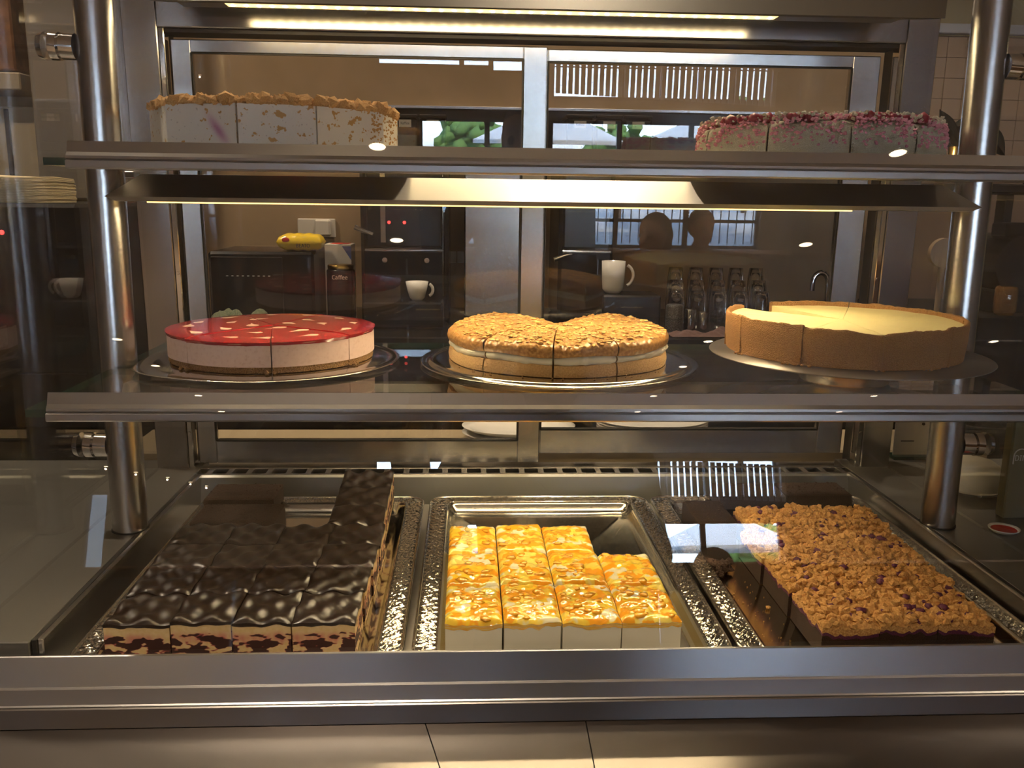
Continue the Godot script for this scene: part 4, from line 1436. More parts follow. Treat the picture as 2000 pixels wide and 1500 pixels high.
func hand_bones(w: Vector3, dir: Vector3, side: Vector3, curl, col):
	# w: wrist, dir: towards the finger tips, side: towards the thumb
	var up = side.cross(dir).normalized()
	var bones = [[w, w + dir * 0.04, 0.024, 0.022, col], [w + dir * 0.03 + side * 0.022, w + dir * 0.085 + side * 0.026, 0.014, 0.012, col], [w + dir * 0.03 - side * 0.018, w + dir * 0.080 - side * 0.026, 0.014, 0.012, col], [w + dir * 0.03, w + dir * 0.088, 0.016, 0.013, col]]
	for k in 4:
		var p = w + dir * [0.086, 0.092, 0.088, 0.080][k] + side * [0.028, 0.009, -0.010, -0.028][k]
		var len = [0.030, 0.034, 0.031, 0.024][k]
		var d = dir
		for j in 3:
			d = (d.rotated(side, curl)).normalized()
			var e = p + d * len * [1.0, 0.75, 0.6][j]
			bones.append([p, e, 0.0092 - j * 0.0008, 0.0086 - j * 0.0008, col])
			p = e
	var tp = w + dir * 0.028 + side * 0.026
	for j in 3:
		var d = (side * [0.75, 0.45, 0.2][j] + dir * [0.65, 0.85, 0.95][j] - up * 0.2 * j).normalized()
		var e = tp + d * [0.036, 0.030, 0.024][j]
		bones.append([tp, e, 0.0125 - j * 0.001, 0.0112 - j * 0.001, col])
		tp = e
	return bones

func head_bones(c: Vector3, fwd: Vector3, skin_c, hair_c, long_hair):
	var right = fwd.cross(Vector3.UP).normalized()
	var bones = [[c + Vector3(0, 0.03, 0), c + Vector3(0, -0.03, 0) + fwd * 0.012, 0.078, 0.066, skin_c], [c + Vector3(0, -0.06, 0) + fwd * 0.035, c + Vector3(0, -0.075, 0) + fwd * 0.055, 0.045, 0.028, skin_c], [c + fwd * 0.075 + Vector3(0, 0.005, 0), c + fwd * 0.100 + Vector3(0, -0.032, 0), 0.008, 0.014, skin_c], [c + fwd * 0.072 + Vector3(0, -0.062, 0) - right * 0.016, c + fwd * 0.072 + Vector3(0, -0.062, 0) + right * 0.016, 0.010, 0.010, Color(skin_c.r * 0.7, skin_c.g * 0.45, skin_c.b * 0.45)], [c + Vector3(0, 0.045, 0) - fwd * 0.018, c + Vector3(0, 0.01, 0) - fwd * 0.035, 0.084, 0.080, hair_c], [c + Vector3(0, -0.09, 0), c + Vector3(0, -0.16, 0) - fwd * 0.01, 0.050, 0.055, skin_c]]
	for s in [-1, 1]:
		bones.append([c + right * s * 0.030 + fwd * 0.070 + Vector3(0, 0.004, 0), c + right * s * 0.034 + fwd * 0.070 + Vector3(0, 0.004, 0), 0.010, 0.010, Color(0.03, 0.02, 0.015)])
		bones.append([c + right * s * 0.076 + Vector3(0, 0.012, 0), c + right * s * 0.076 + Vector3(0, -0.025, 0), 0.012, 0.009, skin_c])
	if long_hair:
		bones.append([c - fwd * 0.05, c - fwd * 0.06 + Vector3(0, -0.16, 0), 0.075, 0.055, hair_c])
	return bones

func person(label, bones, head, hands):
	var st = new_st(true)
	st.set_smooth_group(1)
	skin(st, bones, 0.016, 0.03)
	skin(st, head, 0.006, 0.012)
	for h in hands: skin(st, h, 0.004, 0.006)
	return tag(build(st, "person", M.person), label, "person")

func people():
	var skin_c = Color(0.42, 0.24, 0.16)
	var coat = Color(0.016, 0.016, 0.020)
	var jeans = Color(0.02, 0.025, 0.05)
	var shoe = Color(0.015, 0.013, 0.012)
	# the photographer, standing at the counter with a phone held up in both hands
	var b = []
	var S = 0.20
	b += [[Vector3(S, 0.98, 0.38), Vector3(S, 1.36, 0.37), 0.135, 0.150, coat, Vector3(1.22, 1, 0.82)], [Vector3(S - 0.15, 1.38, 0.37), Vector3(S + 0.15, 1.38, 0.37), 0.075, 0.075, coat], [Vector3(S, 1.40, 0.37), Vector3(S, 1.49, 0.36), 0.06, 0.052, skin_c]]
	for s in [-1, 1]:
		b += [[Vector3(S + s * 0.09, 0.96, 0.38), Vector3(S + s * 0.11, 0.50, 0.37), 0.095, 0.060, jeans], [Vector3(S + s * 0.11, 0.50, 0.37), Vector3(S + s * 0.12, 0.09, 0.40), 0.060, 0.045, jeans], [Vector3(S + s * 0.12, 0.045, 0.42), Vector3(S + s * 0.13, 0.038, 0.24), 0.042, 0.036, shoe]]
		b += [[Vector3(S + s * 0.20, 1.38, 0.37), Vector3(S * 0.75 + s * 0.25, 1.17, 0.24), 0.066, 0.056, coat], [Vector3(S * 0.75 + s * 0.25, 1.17, 0.24), Vector3(s * 0.125, 1.40, 0.085), 0.055, 0.040, coat]]
	var hd = head_bones(Vector3(S, 1.60, 0.345), Vector3(-0.35, -0.12, -1).normalized(), skin_c, Color(0.03, 0.018, 0.010), false)
	var hands = []
	for s in [-1, 1]:
		hands.append(hand_bones(Vector3(s * 0.122, 1.41, 0.078), Vector3(-s * 0.45, 0.80, -0.40).normalized(), Vector3(-s * 0.80, -0.50, 0.12).normalized(), 0.18 * s, skin_c))
	person("person in dark jacket and jeans photographing the case with a phone", b, hd, hands)
	var st = new_st()
	bbox(st, Vector3(-0.075, 1.462, 0.018), Vector3(0.075, 1.536, 0.0255), 0.003)
	var ph = thing("phone", "dark phone held up in both hands by the person at the counter", "phone", Vector3.ZERO)
	build(st, "phone_body", M.black_plastic, ph)
	st = new_st()
	bbox(st, Vector3(-0.066, 1.467, 0.0256), Vector3(0.066, 1.531, 0.0262), 0.0002)
	build(st, "display", M.black_plastic, ph)
	# two guests sitting at a table, dark against the windows
	for q in [[1.035, 1.95, -0.9, true, "facing left"], [1.53, 2.95, 0.3, false, "facing the counter"]]:
		var o = Vector3(q[0], 0, q[1])
		var f = Vector3(sin(q[2]) * 1.0, 0, -cos(q[2])).normalized()
		var r = f.cross(Vector3.UP).normalized()
		var top = Color(0.02, 0.02, 0.028) if q[3] else Color(0.03, 0.022, 0.02)
		var bb = [[o + Vector3(0, 0.48, 0), o + Vector3(0, 0.84, 0) + f * 0.02, 0.125, 0.13, top], [o + Vector3(0, 0.86, 0) - r * 0.14, o + Vector3(0, 0.86, 0) + r * 0.14, 0.068, 0.068, top], [o + Vector3(0, 0.88, 0), o + Vector3(0, 0.99, 0) + f * 0.02, 0.05, 0.046, skin_c]]
		var hs = []
		for s in [-1, 1]:
			bb += [[o + Vector3(0, 0.47, 0) + r * s * 0.09, o + Vector3(0, 0.45, 0) + r * s * 0.12 + f * 0.40, 0.085, 0.062, jeans], [o + Vector3(0, 0.45, 0) + r * s * 0.12 + f * 0.40, o + Vector3(0, 0.08, 0) + r * s * 0.12 + f * 0.38, 0.060, 0.042, jeans], [o + Vector3(0, 0.045, 0) + r * s * 0.12 + f * 0.36, o + Vector3(0, 0.038, 0) + r * s * 0.13 + f * 0.52, 0.042, 0.034, shoe]]
			bb += [[o + Vector3(0, 0.86, 0) + r * s * 0.19, o + Vector3(0, 0.64, 0) + r * s * 0.23 + f * 0.06, 0.055, 0.044, top], [o + Vector3(0, 0.64, 0) + r * s * 0.23 + f * 0.06, o + Vector3(0, 0.60, 0) + r * s * 0.11 + f * 0.24, 0.043, 0.028, top]]
			hs.append(hand_bones(o + Vector3(0, 0.60, 0) + r * s * 0.105 + f * 0.25, (f - r * s * 0.3).normalized(), (-r * s + Vector3.UP * 0.2).normalized(), -0.3 * s, skin_c))
		person("seated guest in dark clothes %s, dark against the bright windows in the reflection" % q[4], bb, head_bones(o + Vector3(0, 1.10 + (0.02 if q[3] else -0.02), 0) + f * 0.03, f, skin_c, Color(0.02, 0.014, 0.01), q[3]), hs)
		var ch = thing("cafe_chair", "dark wooden cafe chair under the seated guest %s" % q[4], "chair", o)
		ch.rotation.y = -q[2]
		st = new_st()
		bbox(st, Vector3(-0.20, 0.33, -0.20), Vector3(0.20, 0.355, 0.20), 0.006)
		build(st, "seat", M.wood_red, ch)
		for l in [[-1, -1], [1, -1], [-1, 1], [1, 1]]:
			st = new_st()
			bbox(st, Vector3(l[0] * 0.18 - 0.017, 0.0, l[1] * 0.18 - 0.017), Vector3(l[0] * 0.18 + 0.017, 0.33 if l[1] < 0 else 0.80, l[1] * 0.18 + 0.017), 0.003)
			build(st, "leg", M.wood_red, ch)
		st = new_st()
		bbox(st, Vector3(-0.16, 0.62, 0.168), Vector3(0.16, 0.78, 0.186), 0.004)
		build(st, "backrest", M.wood_red, ch)

# ---------------------------------------------------------------- staff side, seen through the case
func label_text(s, size, m, parent, at, turn = 0.0):
	var tm := TextMesh.new()
	tm.text = s
	tm.font_size = 32
	tm.pixel_size = size / 32.0
	tm.depth = 0.0004
	var f := SystemFont.new()
	f.font_names = PackedStringArray(["Droid Sans"])
	tm.font = f
	var o = put_mesh(tm, "lettering", m, parent)
	o.position = at
	o.rotation_degrees.y = turn
	return o

func simple(called, label, category, lo, hi, m, r = 0.003, group = ""):
	var t = thing(called, label, category, Vector3((lo.x + hi.x) / 2, lo.y, (lo.z + hi.z) / 2), group)
	var st = new_st()
	var c = t.position
	bbox(st, lo - c, hi - c, r)
	return [t, build(st, "body", m, t)]

func hopper(label, text, x0, x1, y0, y1):
	var t = thing("coffee_hopper", label, "coffee hopper", Vector3((x0 + x1) / 2, y0, -2.15), "coffee hoppers on the machines")
	var h = (x1 - x0) / 2 - 0.002
	var st = new_st()
	bbox(st, Vector3(-h, 0, -0.05), Vector3(h, y1 - y0 - 0.008, 0.05), 0.004)
	build(st, "container", M.black_plastic, t)
	st = new_st()
	bbox(st, Vector3(-h - 0.001, y1 - y0 - 0.008, -0.052), Vector3(h + 0.001, y1 - y0, 0.052), 0.002)
	build(st, "lid", M.black_matt, t)
	st = new_st()
	bbox(st, Vector3(-0.014, (y1 - y0) * 0.62, 0.0502), Vector3(0.014, (y1 - y0) * 0.62 + 0.016, 0.0508), 0.0001)
	var l = build(st, "sticker", M.paper_white, t)
	label_text(text, 0.0072, M.dark_print, l, Vector3(0, (y1 - y0) * 0.62 + 0.008, 0.0512))

func drinking_glass(label, x, z, h, r):
	var t = thing("drinking_glass", label, "glass", Vector3(x, 1.2105, z), "upturned clear drinking glasses")
	var st = new_st(true)
	# standing upside down on its rim
	st.set_smooth_group(1)
	lathe(st, [Vector2(0.0, h * 0.90), Vector2(r * 0.68, h * 0.92), Vector2(r * 0.82, h * 0.80), Vector2(r * 0.92, h * 0.3), Vector2(r * 0.90, 0.0), Vector2(r, 0.0), Vector2(r * 1.02, h * 0.3), Vector2(r * 0.92, h * 0.8), Vector2(r * 0.78, h), Vector2(0.0, h)], Vector3.ZERO, 24)
	build(st, "bowl", M.solid_glass, t)

func cloth(called, label, x0, x1, z0, z1, y, h, m, sd):
	var st = new_st(true)
	st.set_smooth_group(1)
	var n := FastNoiseLite.new()
	n.seed = sd
	n.frequency = 0.02
	var P = func(i, j):
		var u = i / 26.0
		var v = j / 18.0
		var e = min(min(u, 1 - u), min(v, 1 - v))
		var hh = h * (0.55 + 0.9 * n.get_noise_2d(u * 120.0, v * 60.0) + 0.35 * sin(u * 19.0 + v * 6.0)) * smoothstep(0.0, 0.22, e) + 0.002
		return Vector3(lerp(x0, x1, u + 0.03 * n.get_noise_2d(v * 150.0, 20)), y + max(hh, 0.001), lerp(z0, z1, v + 0.06 * n.get_noise_2d(u * 150.0, 90)))
	for i in 26:
		for j in 18:
			quad(st, P.call(i, j), P.call(i, j + 1), P.call(i + 1, j + 1), P.call(i + 1, j))
	return tag(build(st, called, m), label, "cloth")

func pillow(st, at, s):
	# stuffed bag: full in the middle, pinched at both ends
	for side in [-1, 1]:
		for i in 20:
			for j in 14:
				var p = []
				for e in [[i, j], [i + 1, j], [i + 1, j + 1], [i, j + 1]]:
					var u = e[0] / 10.0 - 1.0
					var v = e[1] / 7.0 - 1.0
					var w = pow(max(0.0, 1.0 - pow(abs(u), 5.0)), 0.5) * pow(max(0.0, 1.0 - pow(abs(v), 4.0)), 0.5)
					p.append(at + Vector3(u * s.x / 2, s.y / 2 + side * w * s.y / 2 * (1.0 - 0.05 * sin(u * 14.0)), v * s.z / 2))
				if side > 0: quad(st, p[0], p[1], p[2], p[3])
				else: quad(st, p[0], p[3], p[2], p[1])

func cup_shape(t, r0, r1, h, m):
	var st = new_st(true)
	lathe(st, [Vector2(0.0, 0.0), Vector2(r0 * 0.7, 0.0), Vector2(r0, h * 0.12), Vector2((r0 + r1) / 2 * 1.02, h * 0.5), Vector2(r1, h), Vector2(r1 - 0.003, h), Vector2((r0 + r1) / 2 - 0.003, h * 0.5), Vector2(r0 * 0.8, 0.006), Vector2(0.0, 0.006)], Vector3.ZERO, 28)
	build(st, "cup_bowl", m, t)
	st = new_st(true)
	var pts = []
	for k in 9:
		var a = -1.2 + 2.4 * k / 8
		pts.append(Vector3(r1 * 0.90 + cos(a) * h * 0.30, h * 0.55 + sin(a) * h * 0.34, 0))
	tube(st, pts, 0.0035, 8)
	build(st, "handle", m, t)

func staff_side():
	var st
	# work surface right behind the doors
	var q = simple("work_counter", "pale beige work surface right behind the sliding doors", "counter", Vector3(-0.60, 1.030, -1.668), Vector3(0.95, 1.062, -1.515), M.worktop, 0.004)
	st = new_st()
	bbox(st, Vector3(-0.76, -1.030, -0.07), Vector3(0.76, 0.0, 0.07), 0.002)
	build(st, "base_cabinet", M.black_matt, q[0])
	# back counter
	q = simple("back_counter", "black stone back counter along the brown wall", "counter", Vector3(-0.636, 1.170, -2.398), Vector3(0.980, 1.210, -1.87), M.black_stone, 0.003)
	st = new_st()
	bbox(st, Vector3(-0.80, -1.170, -0.24), Vector3(0.80, 0.0, 0.22), 0.002)
	build(st, "base_cabinet", M.black_matt, q[0])
	# plates behind the doors
	for k in 2:
		var t = thing("plate", ["shallow white oval dish just behind the left sliding door", "lower white oval dish just behind the left sliding door"][k], "plate", Vector3(0.095, 1.0622 + 0.012 * (1 - k), -1.590), "white dishes")
		t.scale = Vector3(1, 1, 0.68)
		st = new_st(true)
		lathe(st, [Vector2(0.0, 0.0), Vector2(0.060, 0.0), Vector2(0.092, 0.009), Vector2(0.104, 0.015), Vector2(0.105, 0.0165), Vector2(0.090, 0.012), Vector2(0.058, 0.003), Vector2(0.0, 0.003)], Vector3.ZERO, 48)
		build(st, "dish", M.porcelain, t)
	for k in 7:
		var t = thing("stacked_plate", "white plate in the stack behind the right sliding door, %s from the bottom" % ["first", "second", "third", "fourth", "fifth", "sixth", "topmost and seventh"][k], "plate", Vector3(0.345, 1.0622 + 0.0052 * k, -1.594), "stack of white plates")
		t.scale = Vector3(1, 1, 0.68)
		st = new_st(true)
		lathe(st, [Vector2(0.0, 0.0), Vector2(0.060, 0.0), Vector2(0.096, 0.0060), Vector2(0.104, 0.0078), Vector2(0.1045, 0.0092), Vector2(0.095, 0.0080), Vector2(0.058, 0.0022), Vector2(0.0, 0.0022)], Vector3.ZERO, 48)
		build(st, "dish", M.porcelain, t)
	# black appliance with a yellow bag on top
	q = simple("microwave", "black microwave like appliance on the back counter behind the red cake", "appliance", Vector3(-0.60, 1.2105, -2.33), Vector3(-0.358, 1.372, -2.10), M.black_plastic, 0.006)
	st = new_st()
	bbox(st, Vector3(-0.115, 0.012, 0.1155), Vector3(0.05, 0.15, 0.119), 0.002)
	build(st, "front_window", M.black_stone, q[0])
	for k in 9:
		st = new_st()
		bbox(st, Vector3(-0.08 + k * 0.012, 0.105, 0.1192), Vector3(-0.075 + k * 0.012, 0.107, 0.1196), 0.0002)
		build(st, "indicator", M.white_paint, q[0])
	var t = thing("snack_bag", "yellow foil bag with red spot and dark lettering on the black appliance", "bag", Vector3(-0.397, 1.3725, -2.17))
	st = new_st(true)
	st.set_smooth_group(1)
	pillow(st, Vector3(0.0, 0.0, 0), Vector3(0.107, 0.040, 0.075))
	build(st, "foil", M.yellow_bag, t)
	st = new_st(true)
	ball(st, Vector3(-0.030, 0.026, 0.0365), 1.0, 12, 8, Vector3(0.009, 0.006, 0.002))
	build(st, "red_spot", M.red_print, t)
	label_text("BEATO", 0.011, M.dark_print, t, Vector3(0.010, 0.0125, 0.0382))
	# grey white carton with a blue corner, black jar in front
	q = simple("carton", "tall grey white carton with a blue corner between appliance and coffee machine", "carton", Vector3(-0.350, 1.2105, -2.29), Vector3(-0.285, 1.385, -2.215), M.white_plastic, 0.001)
	st = new_st()
	face(st, [Vector3(0.0325, 0.17, 0.0378), Vector3(0.010, 0.17, 0.0378), Vector3(0.0325, 0.135, 0.0378)], Vector3(0, 0.1, 0))
	build(st, "blue_corner", M.blue_print, q[0])
	st = new_st()
	bbox(st, Vector3(-0.020, 0.1748, -0.02), Vector3(0.025, 0.1756, 0.03), 0.0001)
	build(st, "red_flap_print", M.red_print, q[0])
	t = thing("coffee_jar", "black coffee jar with gold lid and pale lettering", "jar", Vector3(-0.300, 1.2105, -2.13))
	st = new_st(true)
	lathe(st, [Vector2(0.0, 0.0), Vector2(0.032, 0.0), Vector2(0.033, 0.004), Vector2(0.033, 0.118), Vector2(0.029, 0.122), Vector2(0.0, 0.122)], Vector3.ZERO, 32)
	build(st, "jar_body", M.black_plastic, t)
	st = new_st(true)
	lathe(st, [Vector2(0.030, 0.1222), Vector2(0.0305, 0.130), Vector2(0.028, 0.132), Vector2(0.0, 0.132)], Vector3.ZERO, 32)
	build(st, "lid", M.gold_lid, t)
	label_text("Caffee", 0.013, M.paper_white, t, Vector3(0.002, 0.104, 0.0335))
	# sockets on the wall
	t = thing("wall_socket", "white double wall socket above the yellow bag", "socket", Vector3(-0.398, 1.418, -2.399))
	st = new_st()
	bbox(st, Vector3(-0.048, -0.024, 0), Vector3(0.050, 0.024, 0.009), 0.002)
	build(st, "cover", M.white_plastic, t)
	st = new_st()
	bbox(st, Vector3(0.000, -0.020, 0.0092), Vector3(0.040, 0.022, 0.034), 0.004)
	build(st, "plug", M.white_plastic, t)
	t = thing("wall_switch", "cream double wall switch left of the steel column", "switch", Vector3(-0.029, 1.345, -2.399))
	for s in [-1, 1]:
		st = new_st()
		bbox(st, Vector3(s * 0.0098 - 0.009, -0.015, 0), Vector3(s * 0.0098 + 0.009, 0.015, 0.010), 0.0015)
		build(st, "rocker", M.white_plastic, t)
	# coffee machines
	coffee_machine("black coffee machine with two red lights and chrome knobs behind the left door", -0.250, -0.045, true)
	coffee_machine("second black coffee machine with a chrome lever behind the right door", 0.215, 0.345, false)
	q = simple("steel_column", "upright brushed steel column between the two coffee machines", "column", Vector3(-0.008, 1.2105, -2.34), Vector3(0.128, 1.56, -2.20), M.steel, 0.003)
	hopper("dark coffee hopper labelled Kaffee, left of two on the left machine", "Kaffee", -0.172, -0.113, 1.6105, 1.684)
	hopper("dark coffee hopper labelled Espresso on the left machine", "Espresso", -0.112, -0.047, 1.6105, 1.684)
	hopper("dark coffee hopper labelled Kakao, first of three on the right machine", "Kakao", 0.223, 0.290, 1.6105, 1.690)
	hopper("dark coffee hopper labelled Kaffee, middle one on the right machine", "Kaffee", 0.291, 0.356, 1.6105, 1.690)
	hopper("dark coffee hopper labelled Espresso, last of three on the right machine", "Espresso", 0.357, 0.424, 1.6105, 1.690)
	q = simple("wall_shelf", "black wall shelf with pale front edge carrying the coffee hoppers", "shelf", Vector3(-0.215, 1.590, -2.398), Vector3(1.005, 1.610, -2.08), M.black_matt, 0.002)
	q = simple("wall_panel", "black wall panel with a steel top strip behind the coffee hoppers", "panel", Vector3(-0.215, 1.612, -2.398), Vector3(1.005, 1.722, -2.380), M.black_stone, 0.001)
	st = new_st()
	bbox(st, Vector3(-0.61, 0.1105, -0.009), Vector3(0.61, 0.118, 0.014), 0.001)
	build(st, "top_strip", M.steel, q[0])
	# cups, jars, glasses
	t = thing("espresso_cup", "small white espresso cup in front of the left coffee machine", "cup", Vector3(-0.115, 1.2705, -2.035))
	cup_shape(t, 0.017, 0.026, 0.042, M.porcelain)
	q = simple("drip_tray", "black drip tray block in front of the left coffee machine", "drip tray", Vector3(-0.235, 1.2105, -2.075), Vector3(-0.055, 1.270, -1.985), M.black_plastic, 0.004)
	t = thing("coffee_mug", "white coffee mug on the dark box behind the almond cake", "mug", Vector3(0.331, 1.2925, -2.015))
	cup_shape(t, 0.024, 0.027, 0.072, M.porcelain)
	q = simple("storage_box", "low black storage box under the white mug", "box", Vector3(0.300, 1.2105, -2.065), Vector3(0.432, 1.292, -1.96), M.black_plastic, 0.004)
	t = thing("sugar_shaker", "round shaker with black and white speckle behind the almond cake", "shaker", Vector3(0.462, 1.2105, -1.955))
	st = new_st(true)
	lathe(st, [Vector2(0.0, 0.0), Vector2(0.019, 0.0), Vector2(0.0195, 0.002), Vector2(0.0195, 0.060), Vector2(0.017, 0.063), Vector2(0.0, 0.063)], Vector3.ZERO, 28)
	build(st, "body", M.speckle, t)
	for k in 2:
		t = thing("tin", ["small polished dark tin next to the speckled shaker", "small polished dark tin, right of the other tin"][k], "tin", Vector3(0.500 + k * 0.030, 1.2105, -1.965))
		st = new_st(true)
		lathe(st, [Vector2(0.0, 0.0), Vector2(0.013, 0.0), Vector2(0.0135, 0.002), Vector2(0.0135, 0.050 - k * 0.006), Vector2(0.012, 0.052 - k * 0.006), Vector2(0.0, 0.052 - k * 0.006)], Vector3.ZERO, 24)
		build(st, "tin_body", M.dark_chrome, t)
	var k2 = 0
	for r in 3:
		for c in 5:
			drinking_glass("upturned clear drinking glass on the back counter, %s of the %s row" % [["leftmost", "second", "third", "fourth", "rightmost"][c], ["front", "middle", "rear"][r]], 0.485 + c * 0.050 + r * 0.012, -2.04 - r * 0.062, [0.085, 0.105, 0.130][r], 0.021)
			k2 += 1
	cloth("tea_cloth", "crumpled grey green tea cloth behind the red glazed cake", -0.60, -0.40, -2.06, -1.90, 1.211, 0.036, M.cloth_green, 3)
	cloth("bar_mat", "dark brown towel under the glasses at the counter edge", 0.44, 0.62, -1.935, -1.875, 1.211, 0.012, M.cloth_brown, 7)
	t = thing("tap", "curved chrome water tap at the right end of the back counter", "tap", Vector3(0.915, 1.2105, -2.22))
	st = new_st(true)
	var pts = [Vector3(0, 0, 0)]
	for k in 9:
		var a = PI * k / 8.0
		pts.append(Vector3(-0.020 + 0.020 * cos(a), 0.090 + 0.026 * sin(a), 0.0))
	pts.append(Vector3(-0.040, 0.070, 0.0))
	tube(st, pts, 0.007, 12)
	build(st, "spout", M.chrome, t)
	st = new_st(true)
	rod(st, Vector3.ZERO, Vector3(0, 0.015, 0), 0.016, 0.012, 20)
	build(st, "base", M.chrome, t)

func coffee_machine(label, x0, x1, full):
	var t = thing("coffee_machine", label, "coffee machine", Vector3((x0 + x1) / 2, 1.2105, -2.20))
	var h = (x1 - x0) / 2
	var st = new_st()
	bbox(st, Vector3(-h, 0, -0.16), Vector3(h, 0.375, 0.085), 0.008)
	var body = build(st, "housing", M.black_plastic, t)
	st = new_st()
	bbox(st, Vector3(-h * 0.86, 0.175, 0.0855), Vector3(h * 0.86, 0.34, 0.094), 0.004)
	build(st, "front_panel", M.black_stone, t)
	st = new_st()
	bbox(st, Vector3(-h * 0.9, 0.165, 0.0855), Vector3(h * 0.9, 0.172, 0.105), 0.002)
	build(st, "trim_bar", M.dark_chrome, t)
	if full:
		for x in [-0.035, 0.0005]:
			st = new_st(true)
			rod(st, Vector3(x, 0.232, 0.0942), Vector3(x, 0.232, 0.0955), 0.0038, 0.0035, 16)
			build(st, "red_light", M.red_led, t)
		for x in [-0.046, 0.052]:
			st = new_st(true)
			rod(st, Vector3(x, 0.145, 0.0855), Vector3(x, 0.145, 0.098), 0.007, 0.006, 20)
			build(st, "knob", M.chrome, t)
		st = new_st()
		bbox(st, Vector3(0.088, 0.06, 0.0855), Vector3(0.091, 0.30, 0.088), 0.001)
		bbox(st, Vector3(-0.055, 0.185, 0.0943), Vector3(-0.042, 0.33, 0.097), 0.001)
		build(st, "chrome_strip", M.chrome, t)
	st = new_st(true)
	rod(st, Vector3(-h - 0.012, 0.15 if not full else 0.22, 0.10), Vector3(-h + 0.03, 0.165 if not full else 0.205, 0.095), 0.006, 0.005, 14)
	build(st, "lever", M.chrome, t)

func left_side():
	var st
	# black appliance left of the case with a stack of napkins on it
	var q = simple("black_cabinet", "tall black machine standing left of the display case", "machine", Vector3(-1.25, 0.0, -2.05), Vector3(-0.640, 1.482, -1.52), M.black_matt, 0.006)
	st = new_st(true)
	rod(st, Vector3(0.18, 1.435, 0.2655), Vector3(0.18, 1.435, 0.267), 0.004, 0.004, 14)
	build(st, "red_light", M.red_led, q[0])
	st = new_st()
	bbox(st, Vector3(-0.30, 0.0, 0.2655), Vector3(0.30, 1.20, 0.270), 0.003)
	build(st, "door", M.black_plastic, q[0])
	var t = thing("napkin_stack", "stack of cream paper napkins on the black machine at the left edge", "napkins", Vector3(-0.808, 1.4825, -1.64))
	for k in 16:
		st = new_st(true)
		var w = 0.083 + 0.003 * N1.get_noise_1d(k * 60.0)
		var P = func(i, j, up):
			var u = i / 10.0 - 0.5
			var v = j / 6.0 - 0.5
			return Vector3(u * 2.0 * w, 0.0028 * k + (0.0024 if up else 0.0003) + 0.0012 * sin(u * 7.0 + k * 0.15) * (k / 16.0) + 0.0012 * (k / 16.0) * cos(v * 6.0), v * 0.16)
		for i in 10:
			for j in 6:
				quad(st, P.call(i, j, true), P.call(i, j + 1, true), P.call(i + 1, j + 1, true), P.call(i + 1, j, true))
		for j in 6:
			quad(st, P.call(10, j, false), P.call(10, j, true), P.call(10, j + 1, true), P.call(10, j + 1, false))
		for i in 10:
			quad(st, P.call(i, 6, false), P.call(i + 1, 6, false), P.call(i + 1, 6, true), P.call(i, 6, true))
		build(st, "napkin", M.napkin_paper, t)
	q = simple("pillar_panel", "grey brown upright panel at the left behind the steel post", "panel", Vector3(-1.010, 1.485, -2.395), Vector3(-0.80, 3.38, -2.20), M.panel_grey, 0.004)
	q = simple("wall_cabinet", "red brown wooden wall cabinet at the upper left edge", "cabinet", Vector3(-1.75, 1.78, -2.395), Vector3(-1.062, 2.30, -2.25), M.wood_red, 0.004)
	st = new_st()
	bbox(st, Vector3(-0.28, 0.03, 0.0735), Vector3(0.28, 0.47, 0.082), 0.006)
	build(st, "door", M.wood_red, q[0])
	st = new_st(true)
	rod(st, Vector3(0.24, 0.10, 0.084), Vector3(0.24, 0.20, 0.084), 0.005, 0.005, 12)
	build(st, "handle", M.chrome, q[0])
	q = simple("shelf_board", "pale slanted board below the wooden wall cabinet", "board", Vector3(-1.75, 1.735, -2.395), Vector3(-1.050, 1.775, -2.24), M.worktop, 0.003)
	q = simple("glass_cupboard", "pale cupboard with a glazed door under the board at the left edge", "cupboard", Vector3(-1.75, 1.4845, -2.395), Vector3(-1.030, 1.70, -2.27), M.worktop, 0.003)
	st = new_st()
	bbox(st, Vector3(0.180, 0.03, 0.063), Vector3(0.250, 0.17, 0.0645), 0.0005)
	build(st, "notice", M.paper_white, q[0])
	st = new_st()
	bbox(st, Vector3(0.282, 0.0, 0.063), Vector3(0.292, 0.21, 0.068), 0.001)
	build(st, "door_edge", M.frame_dark, q[0])

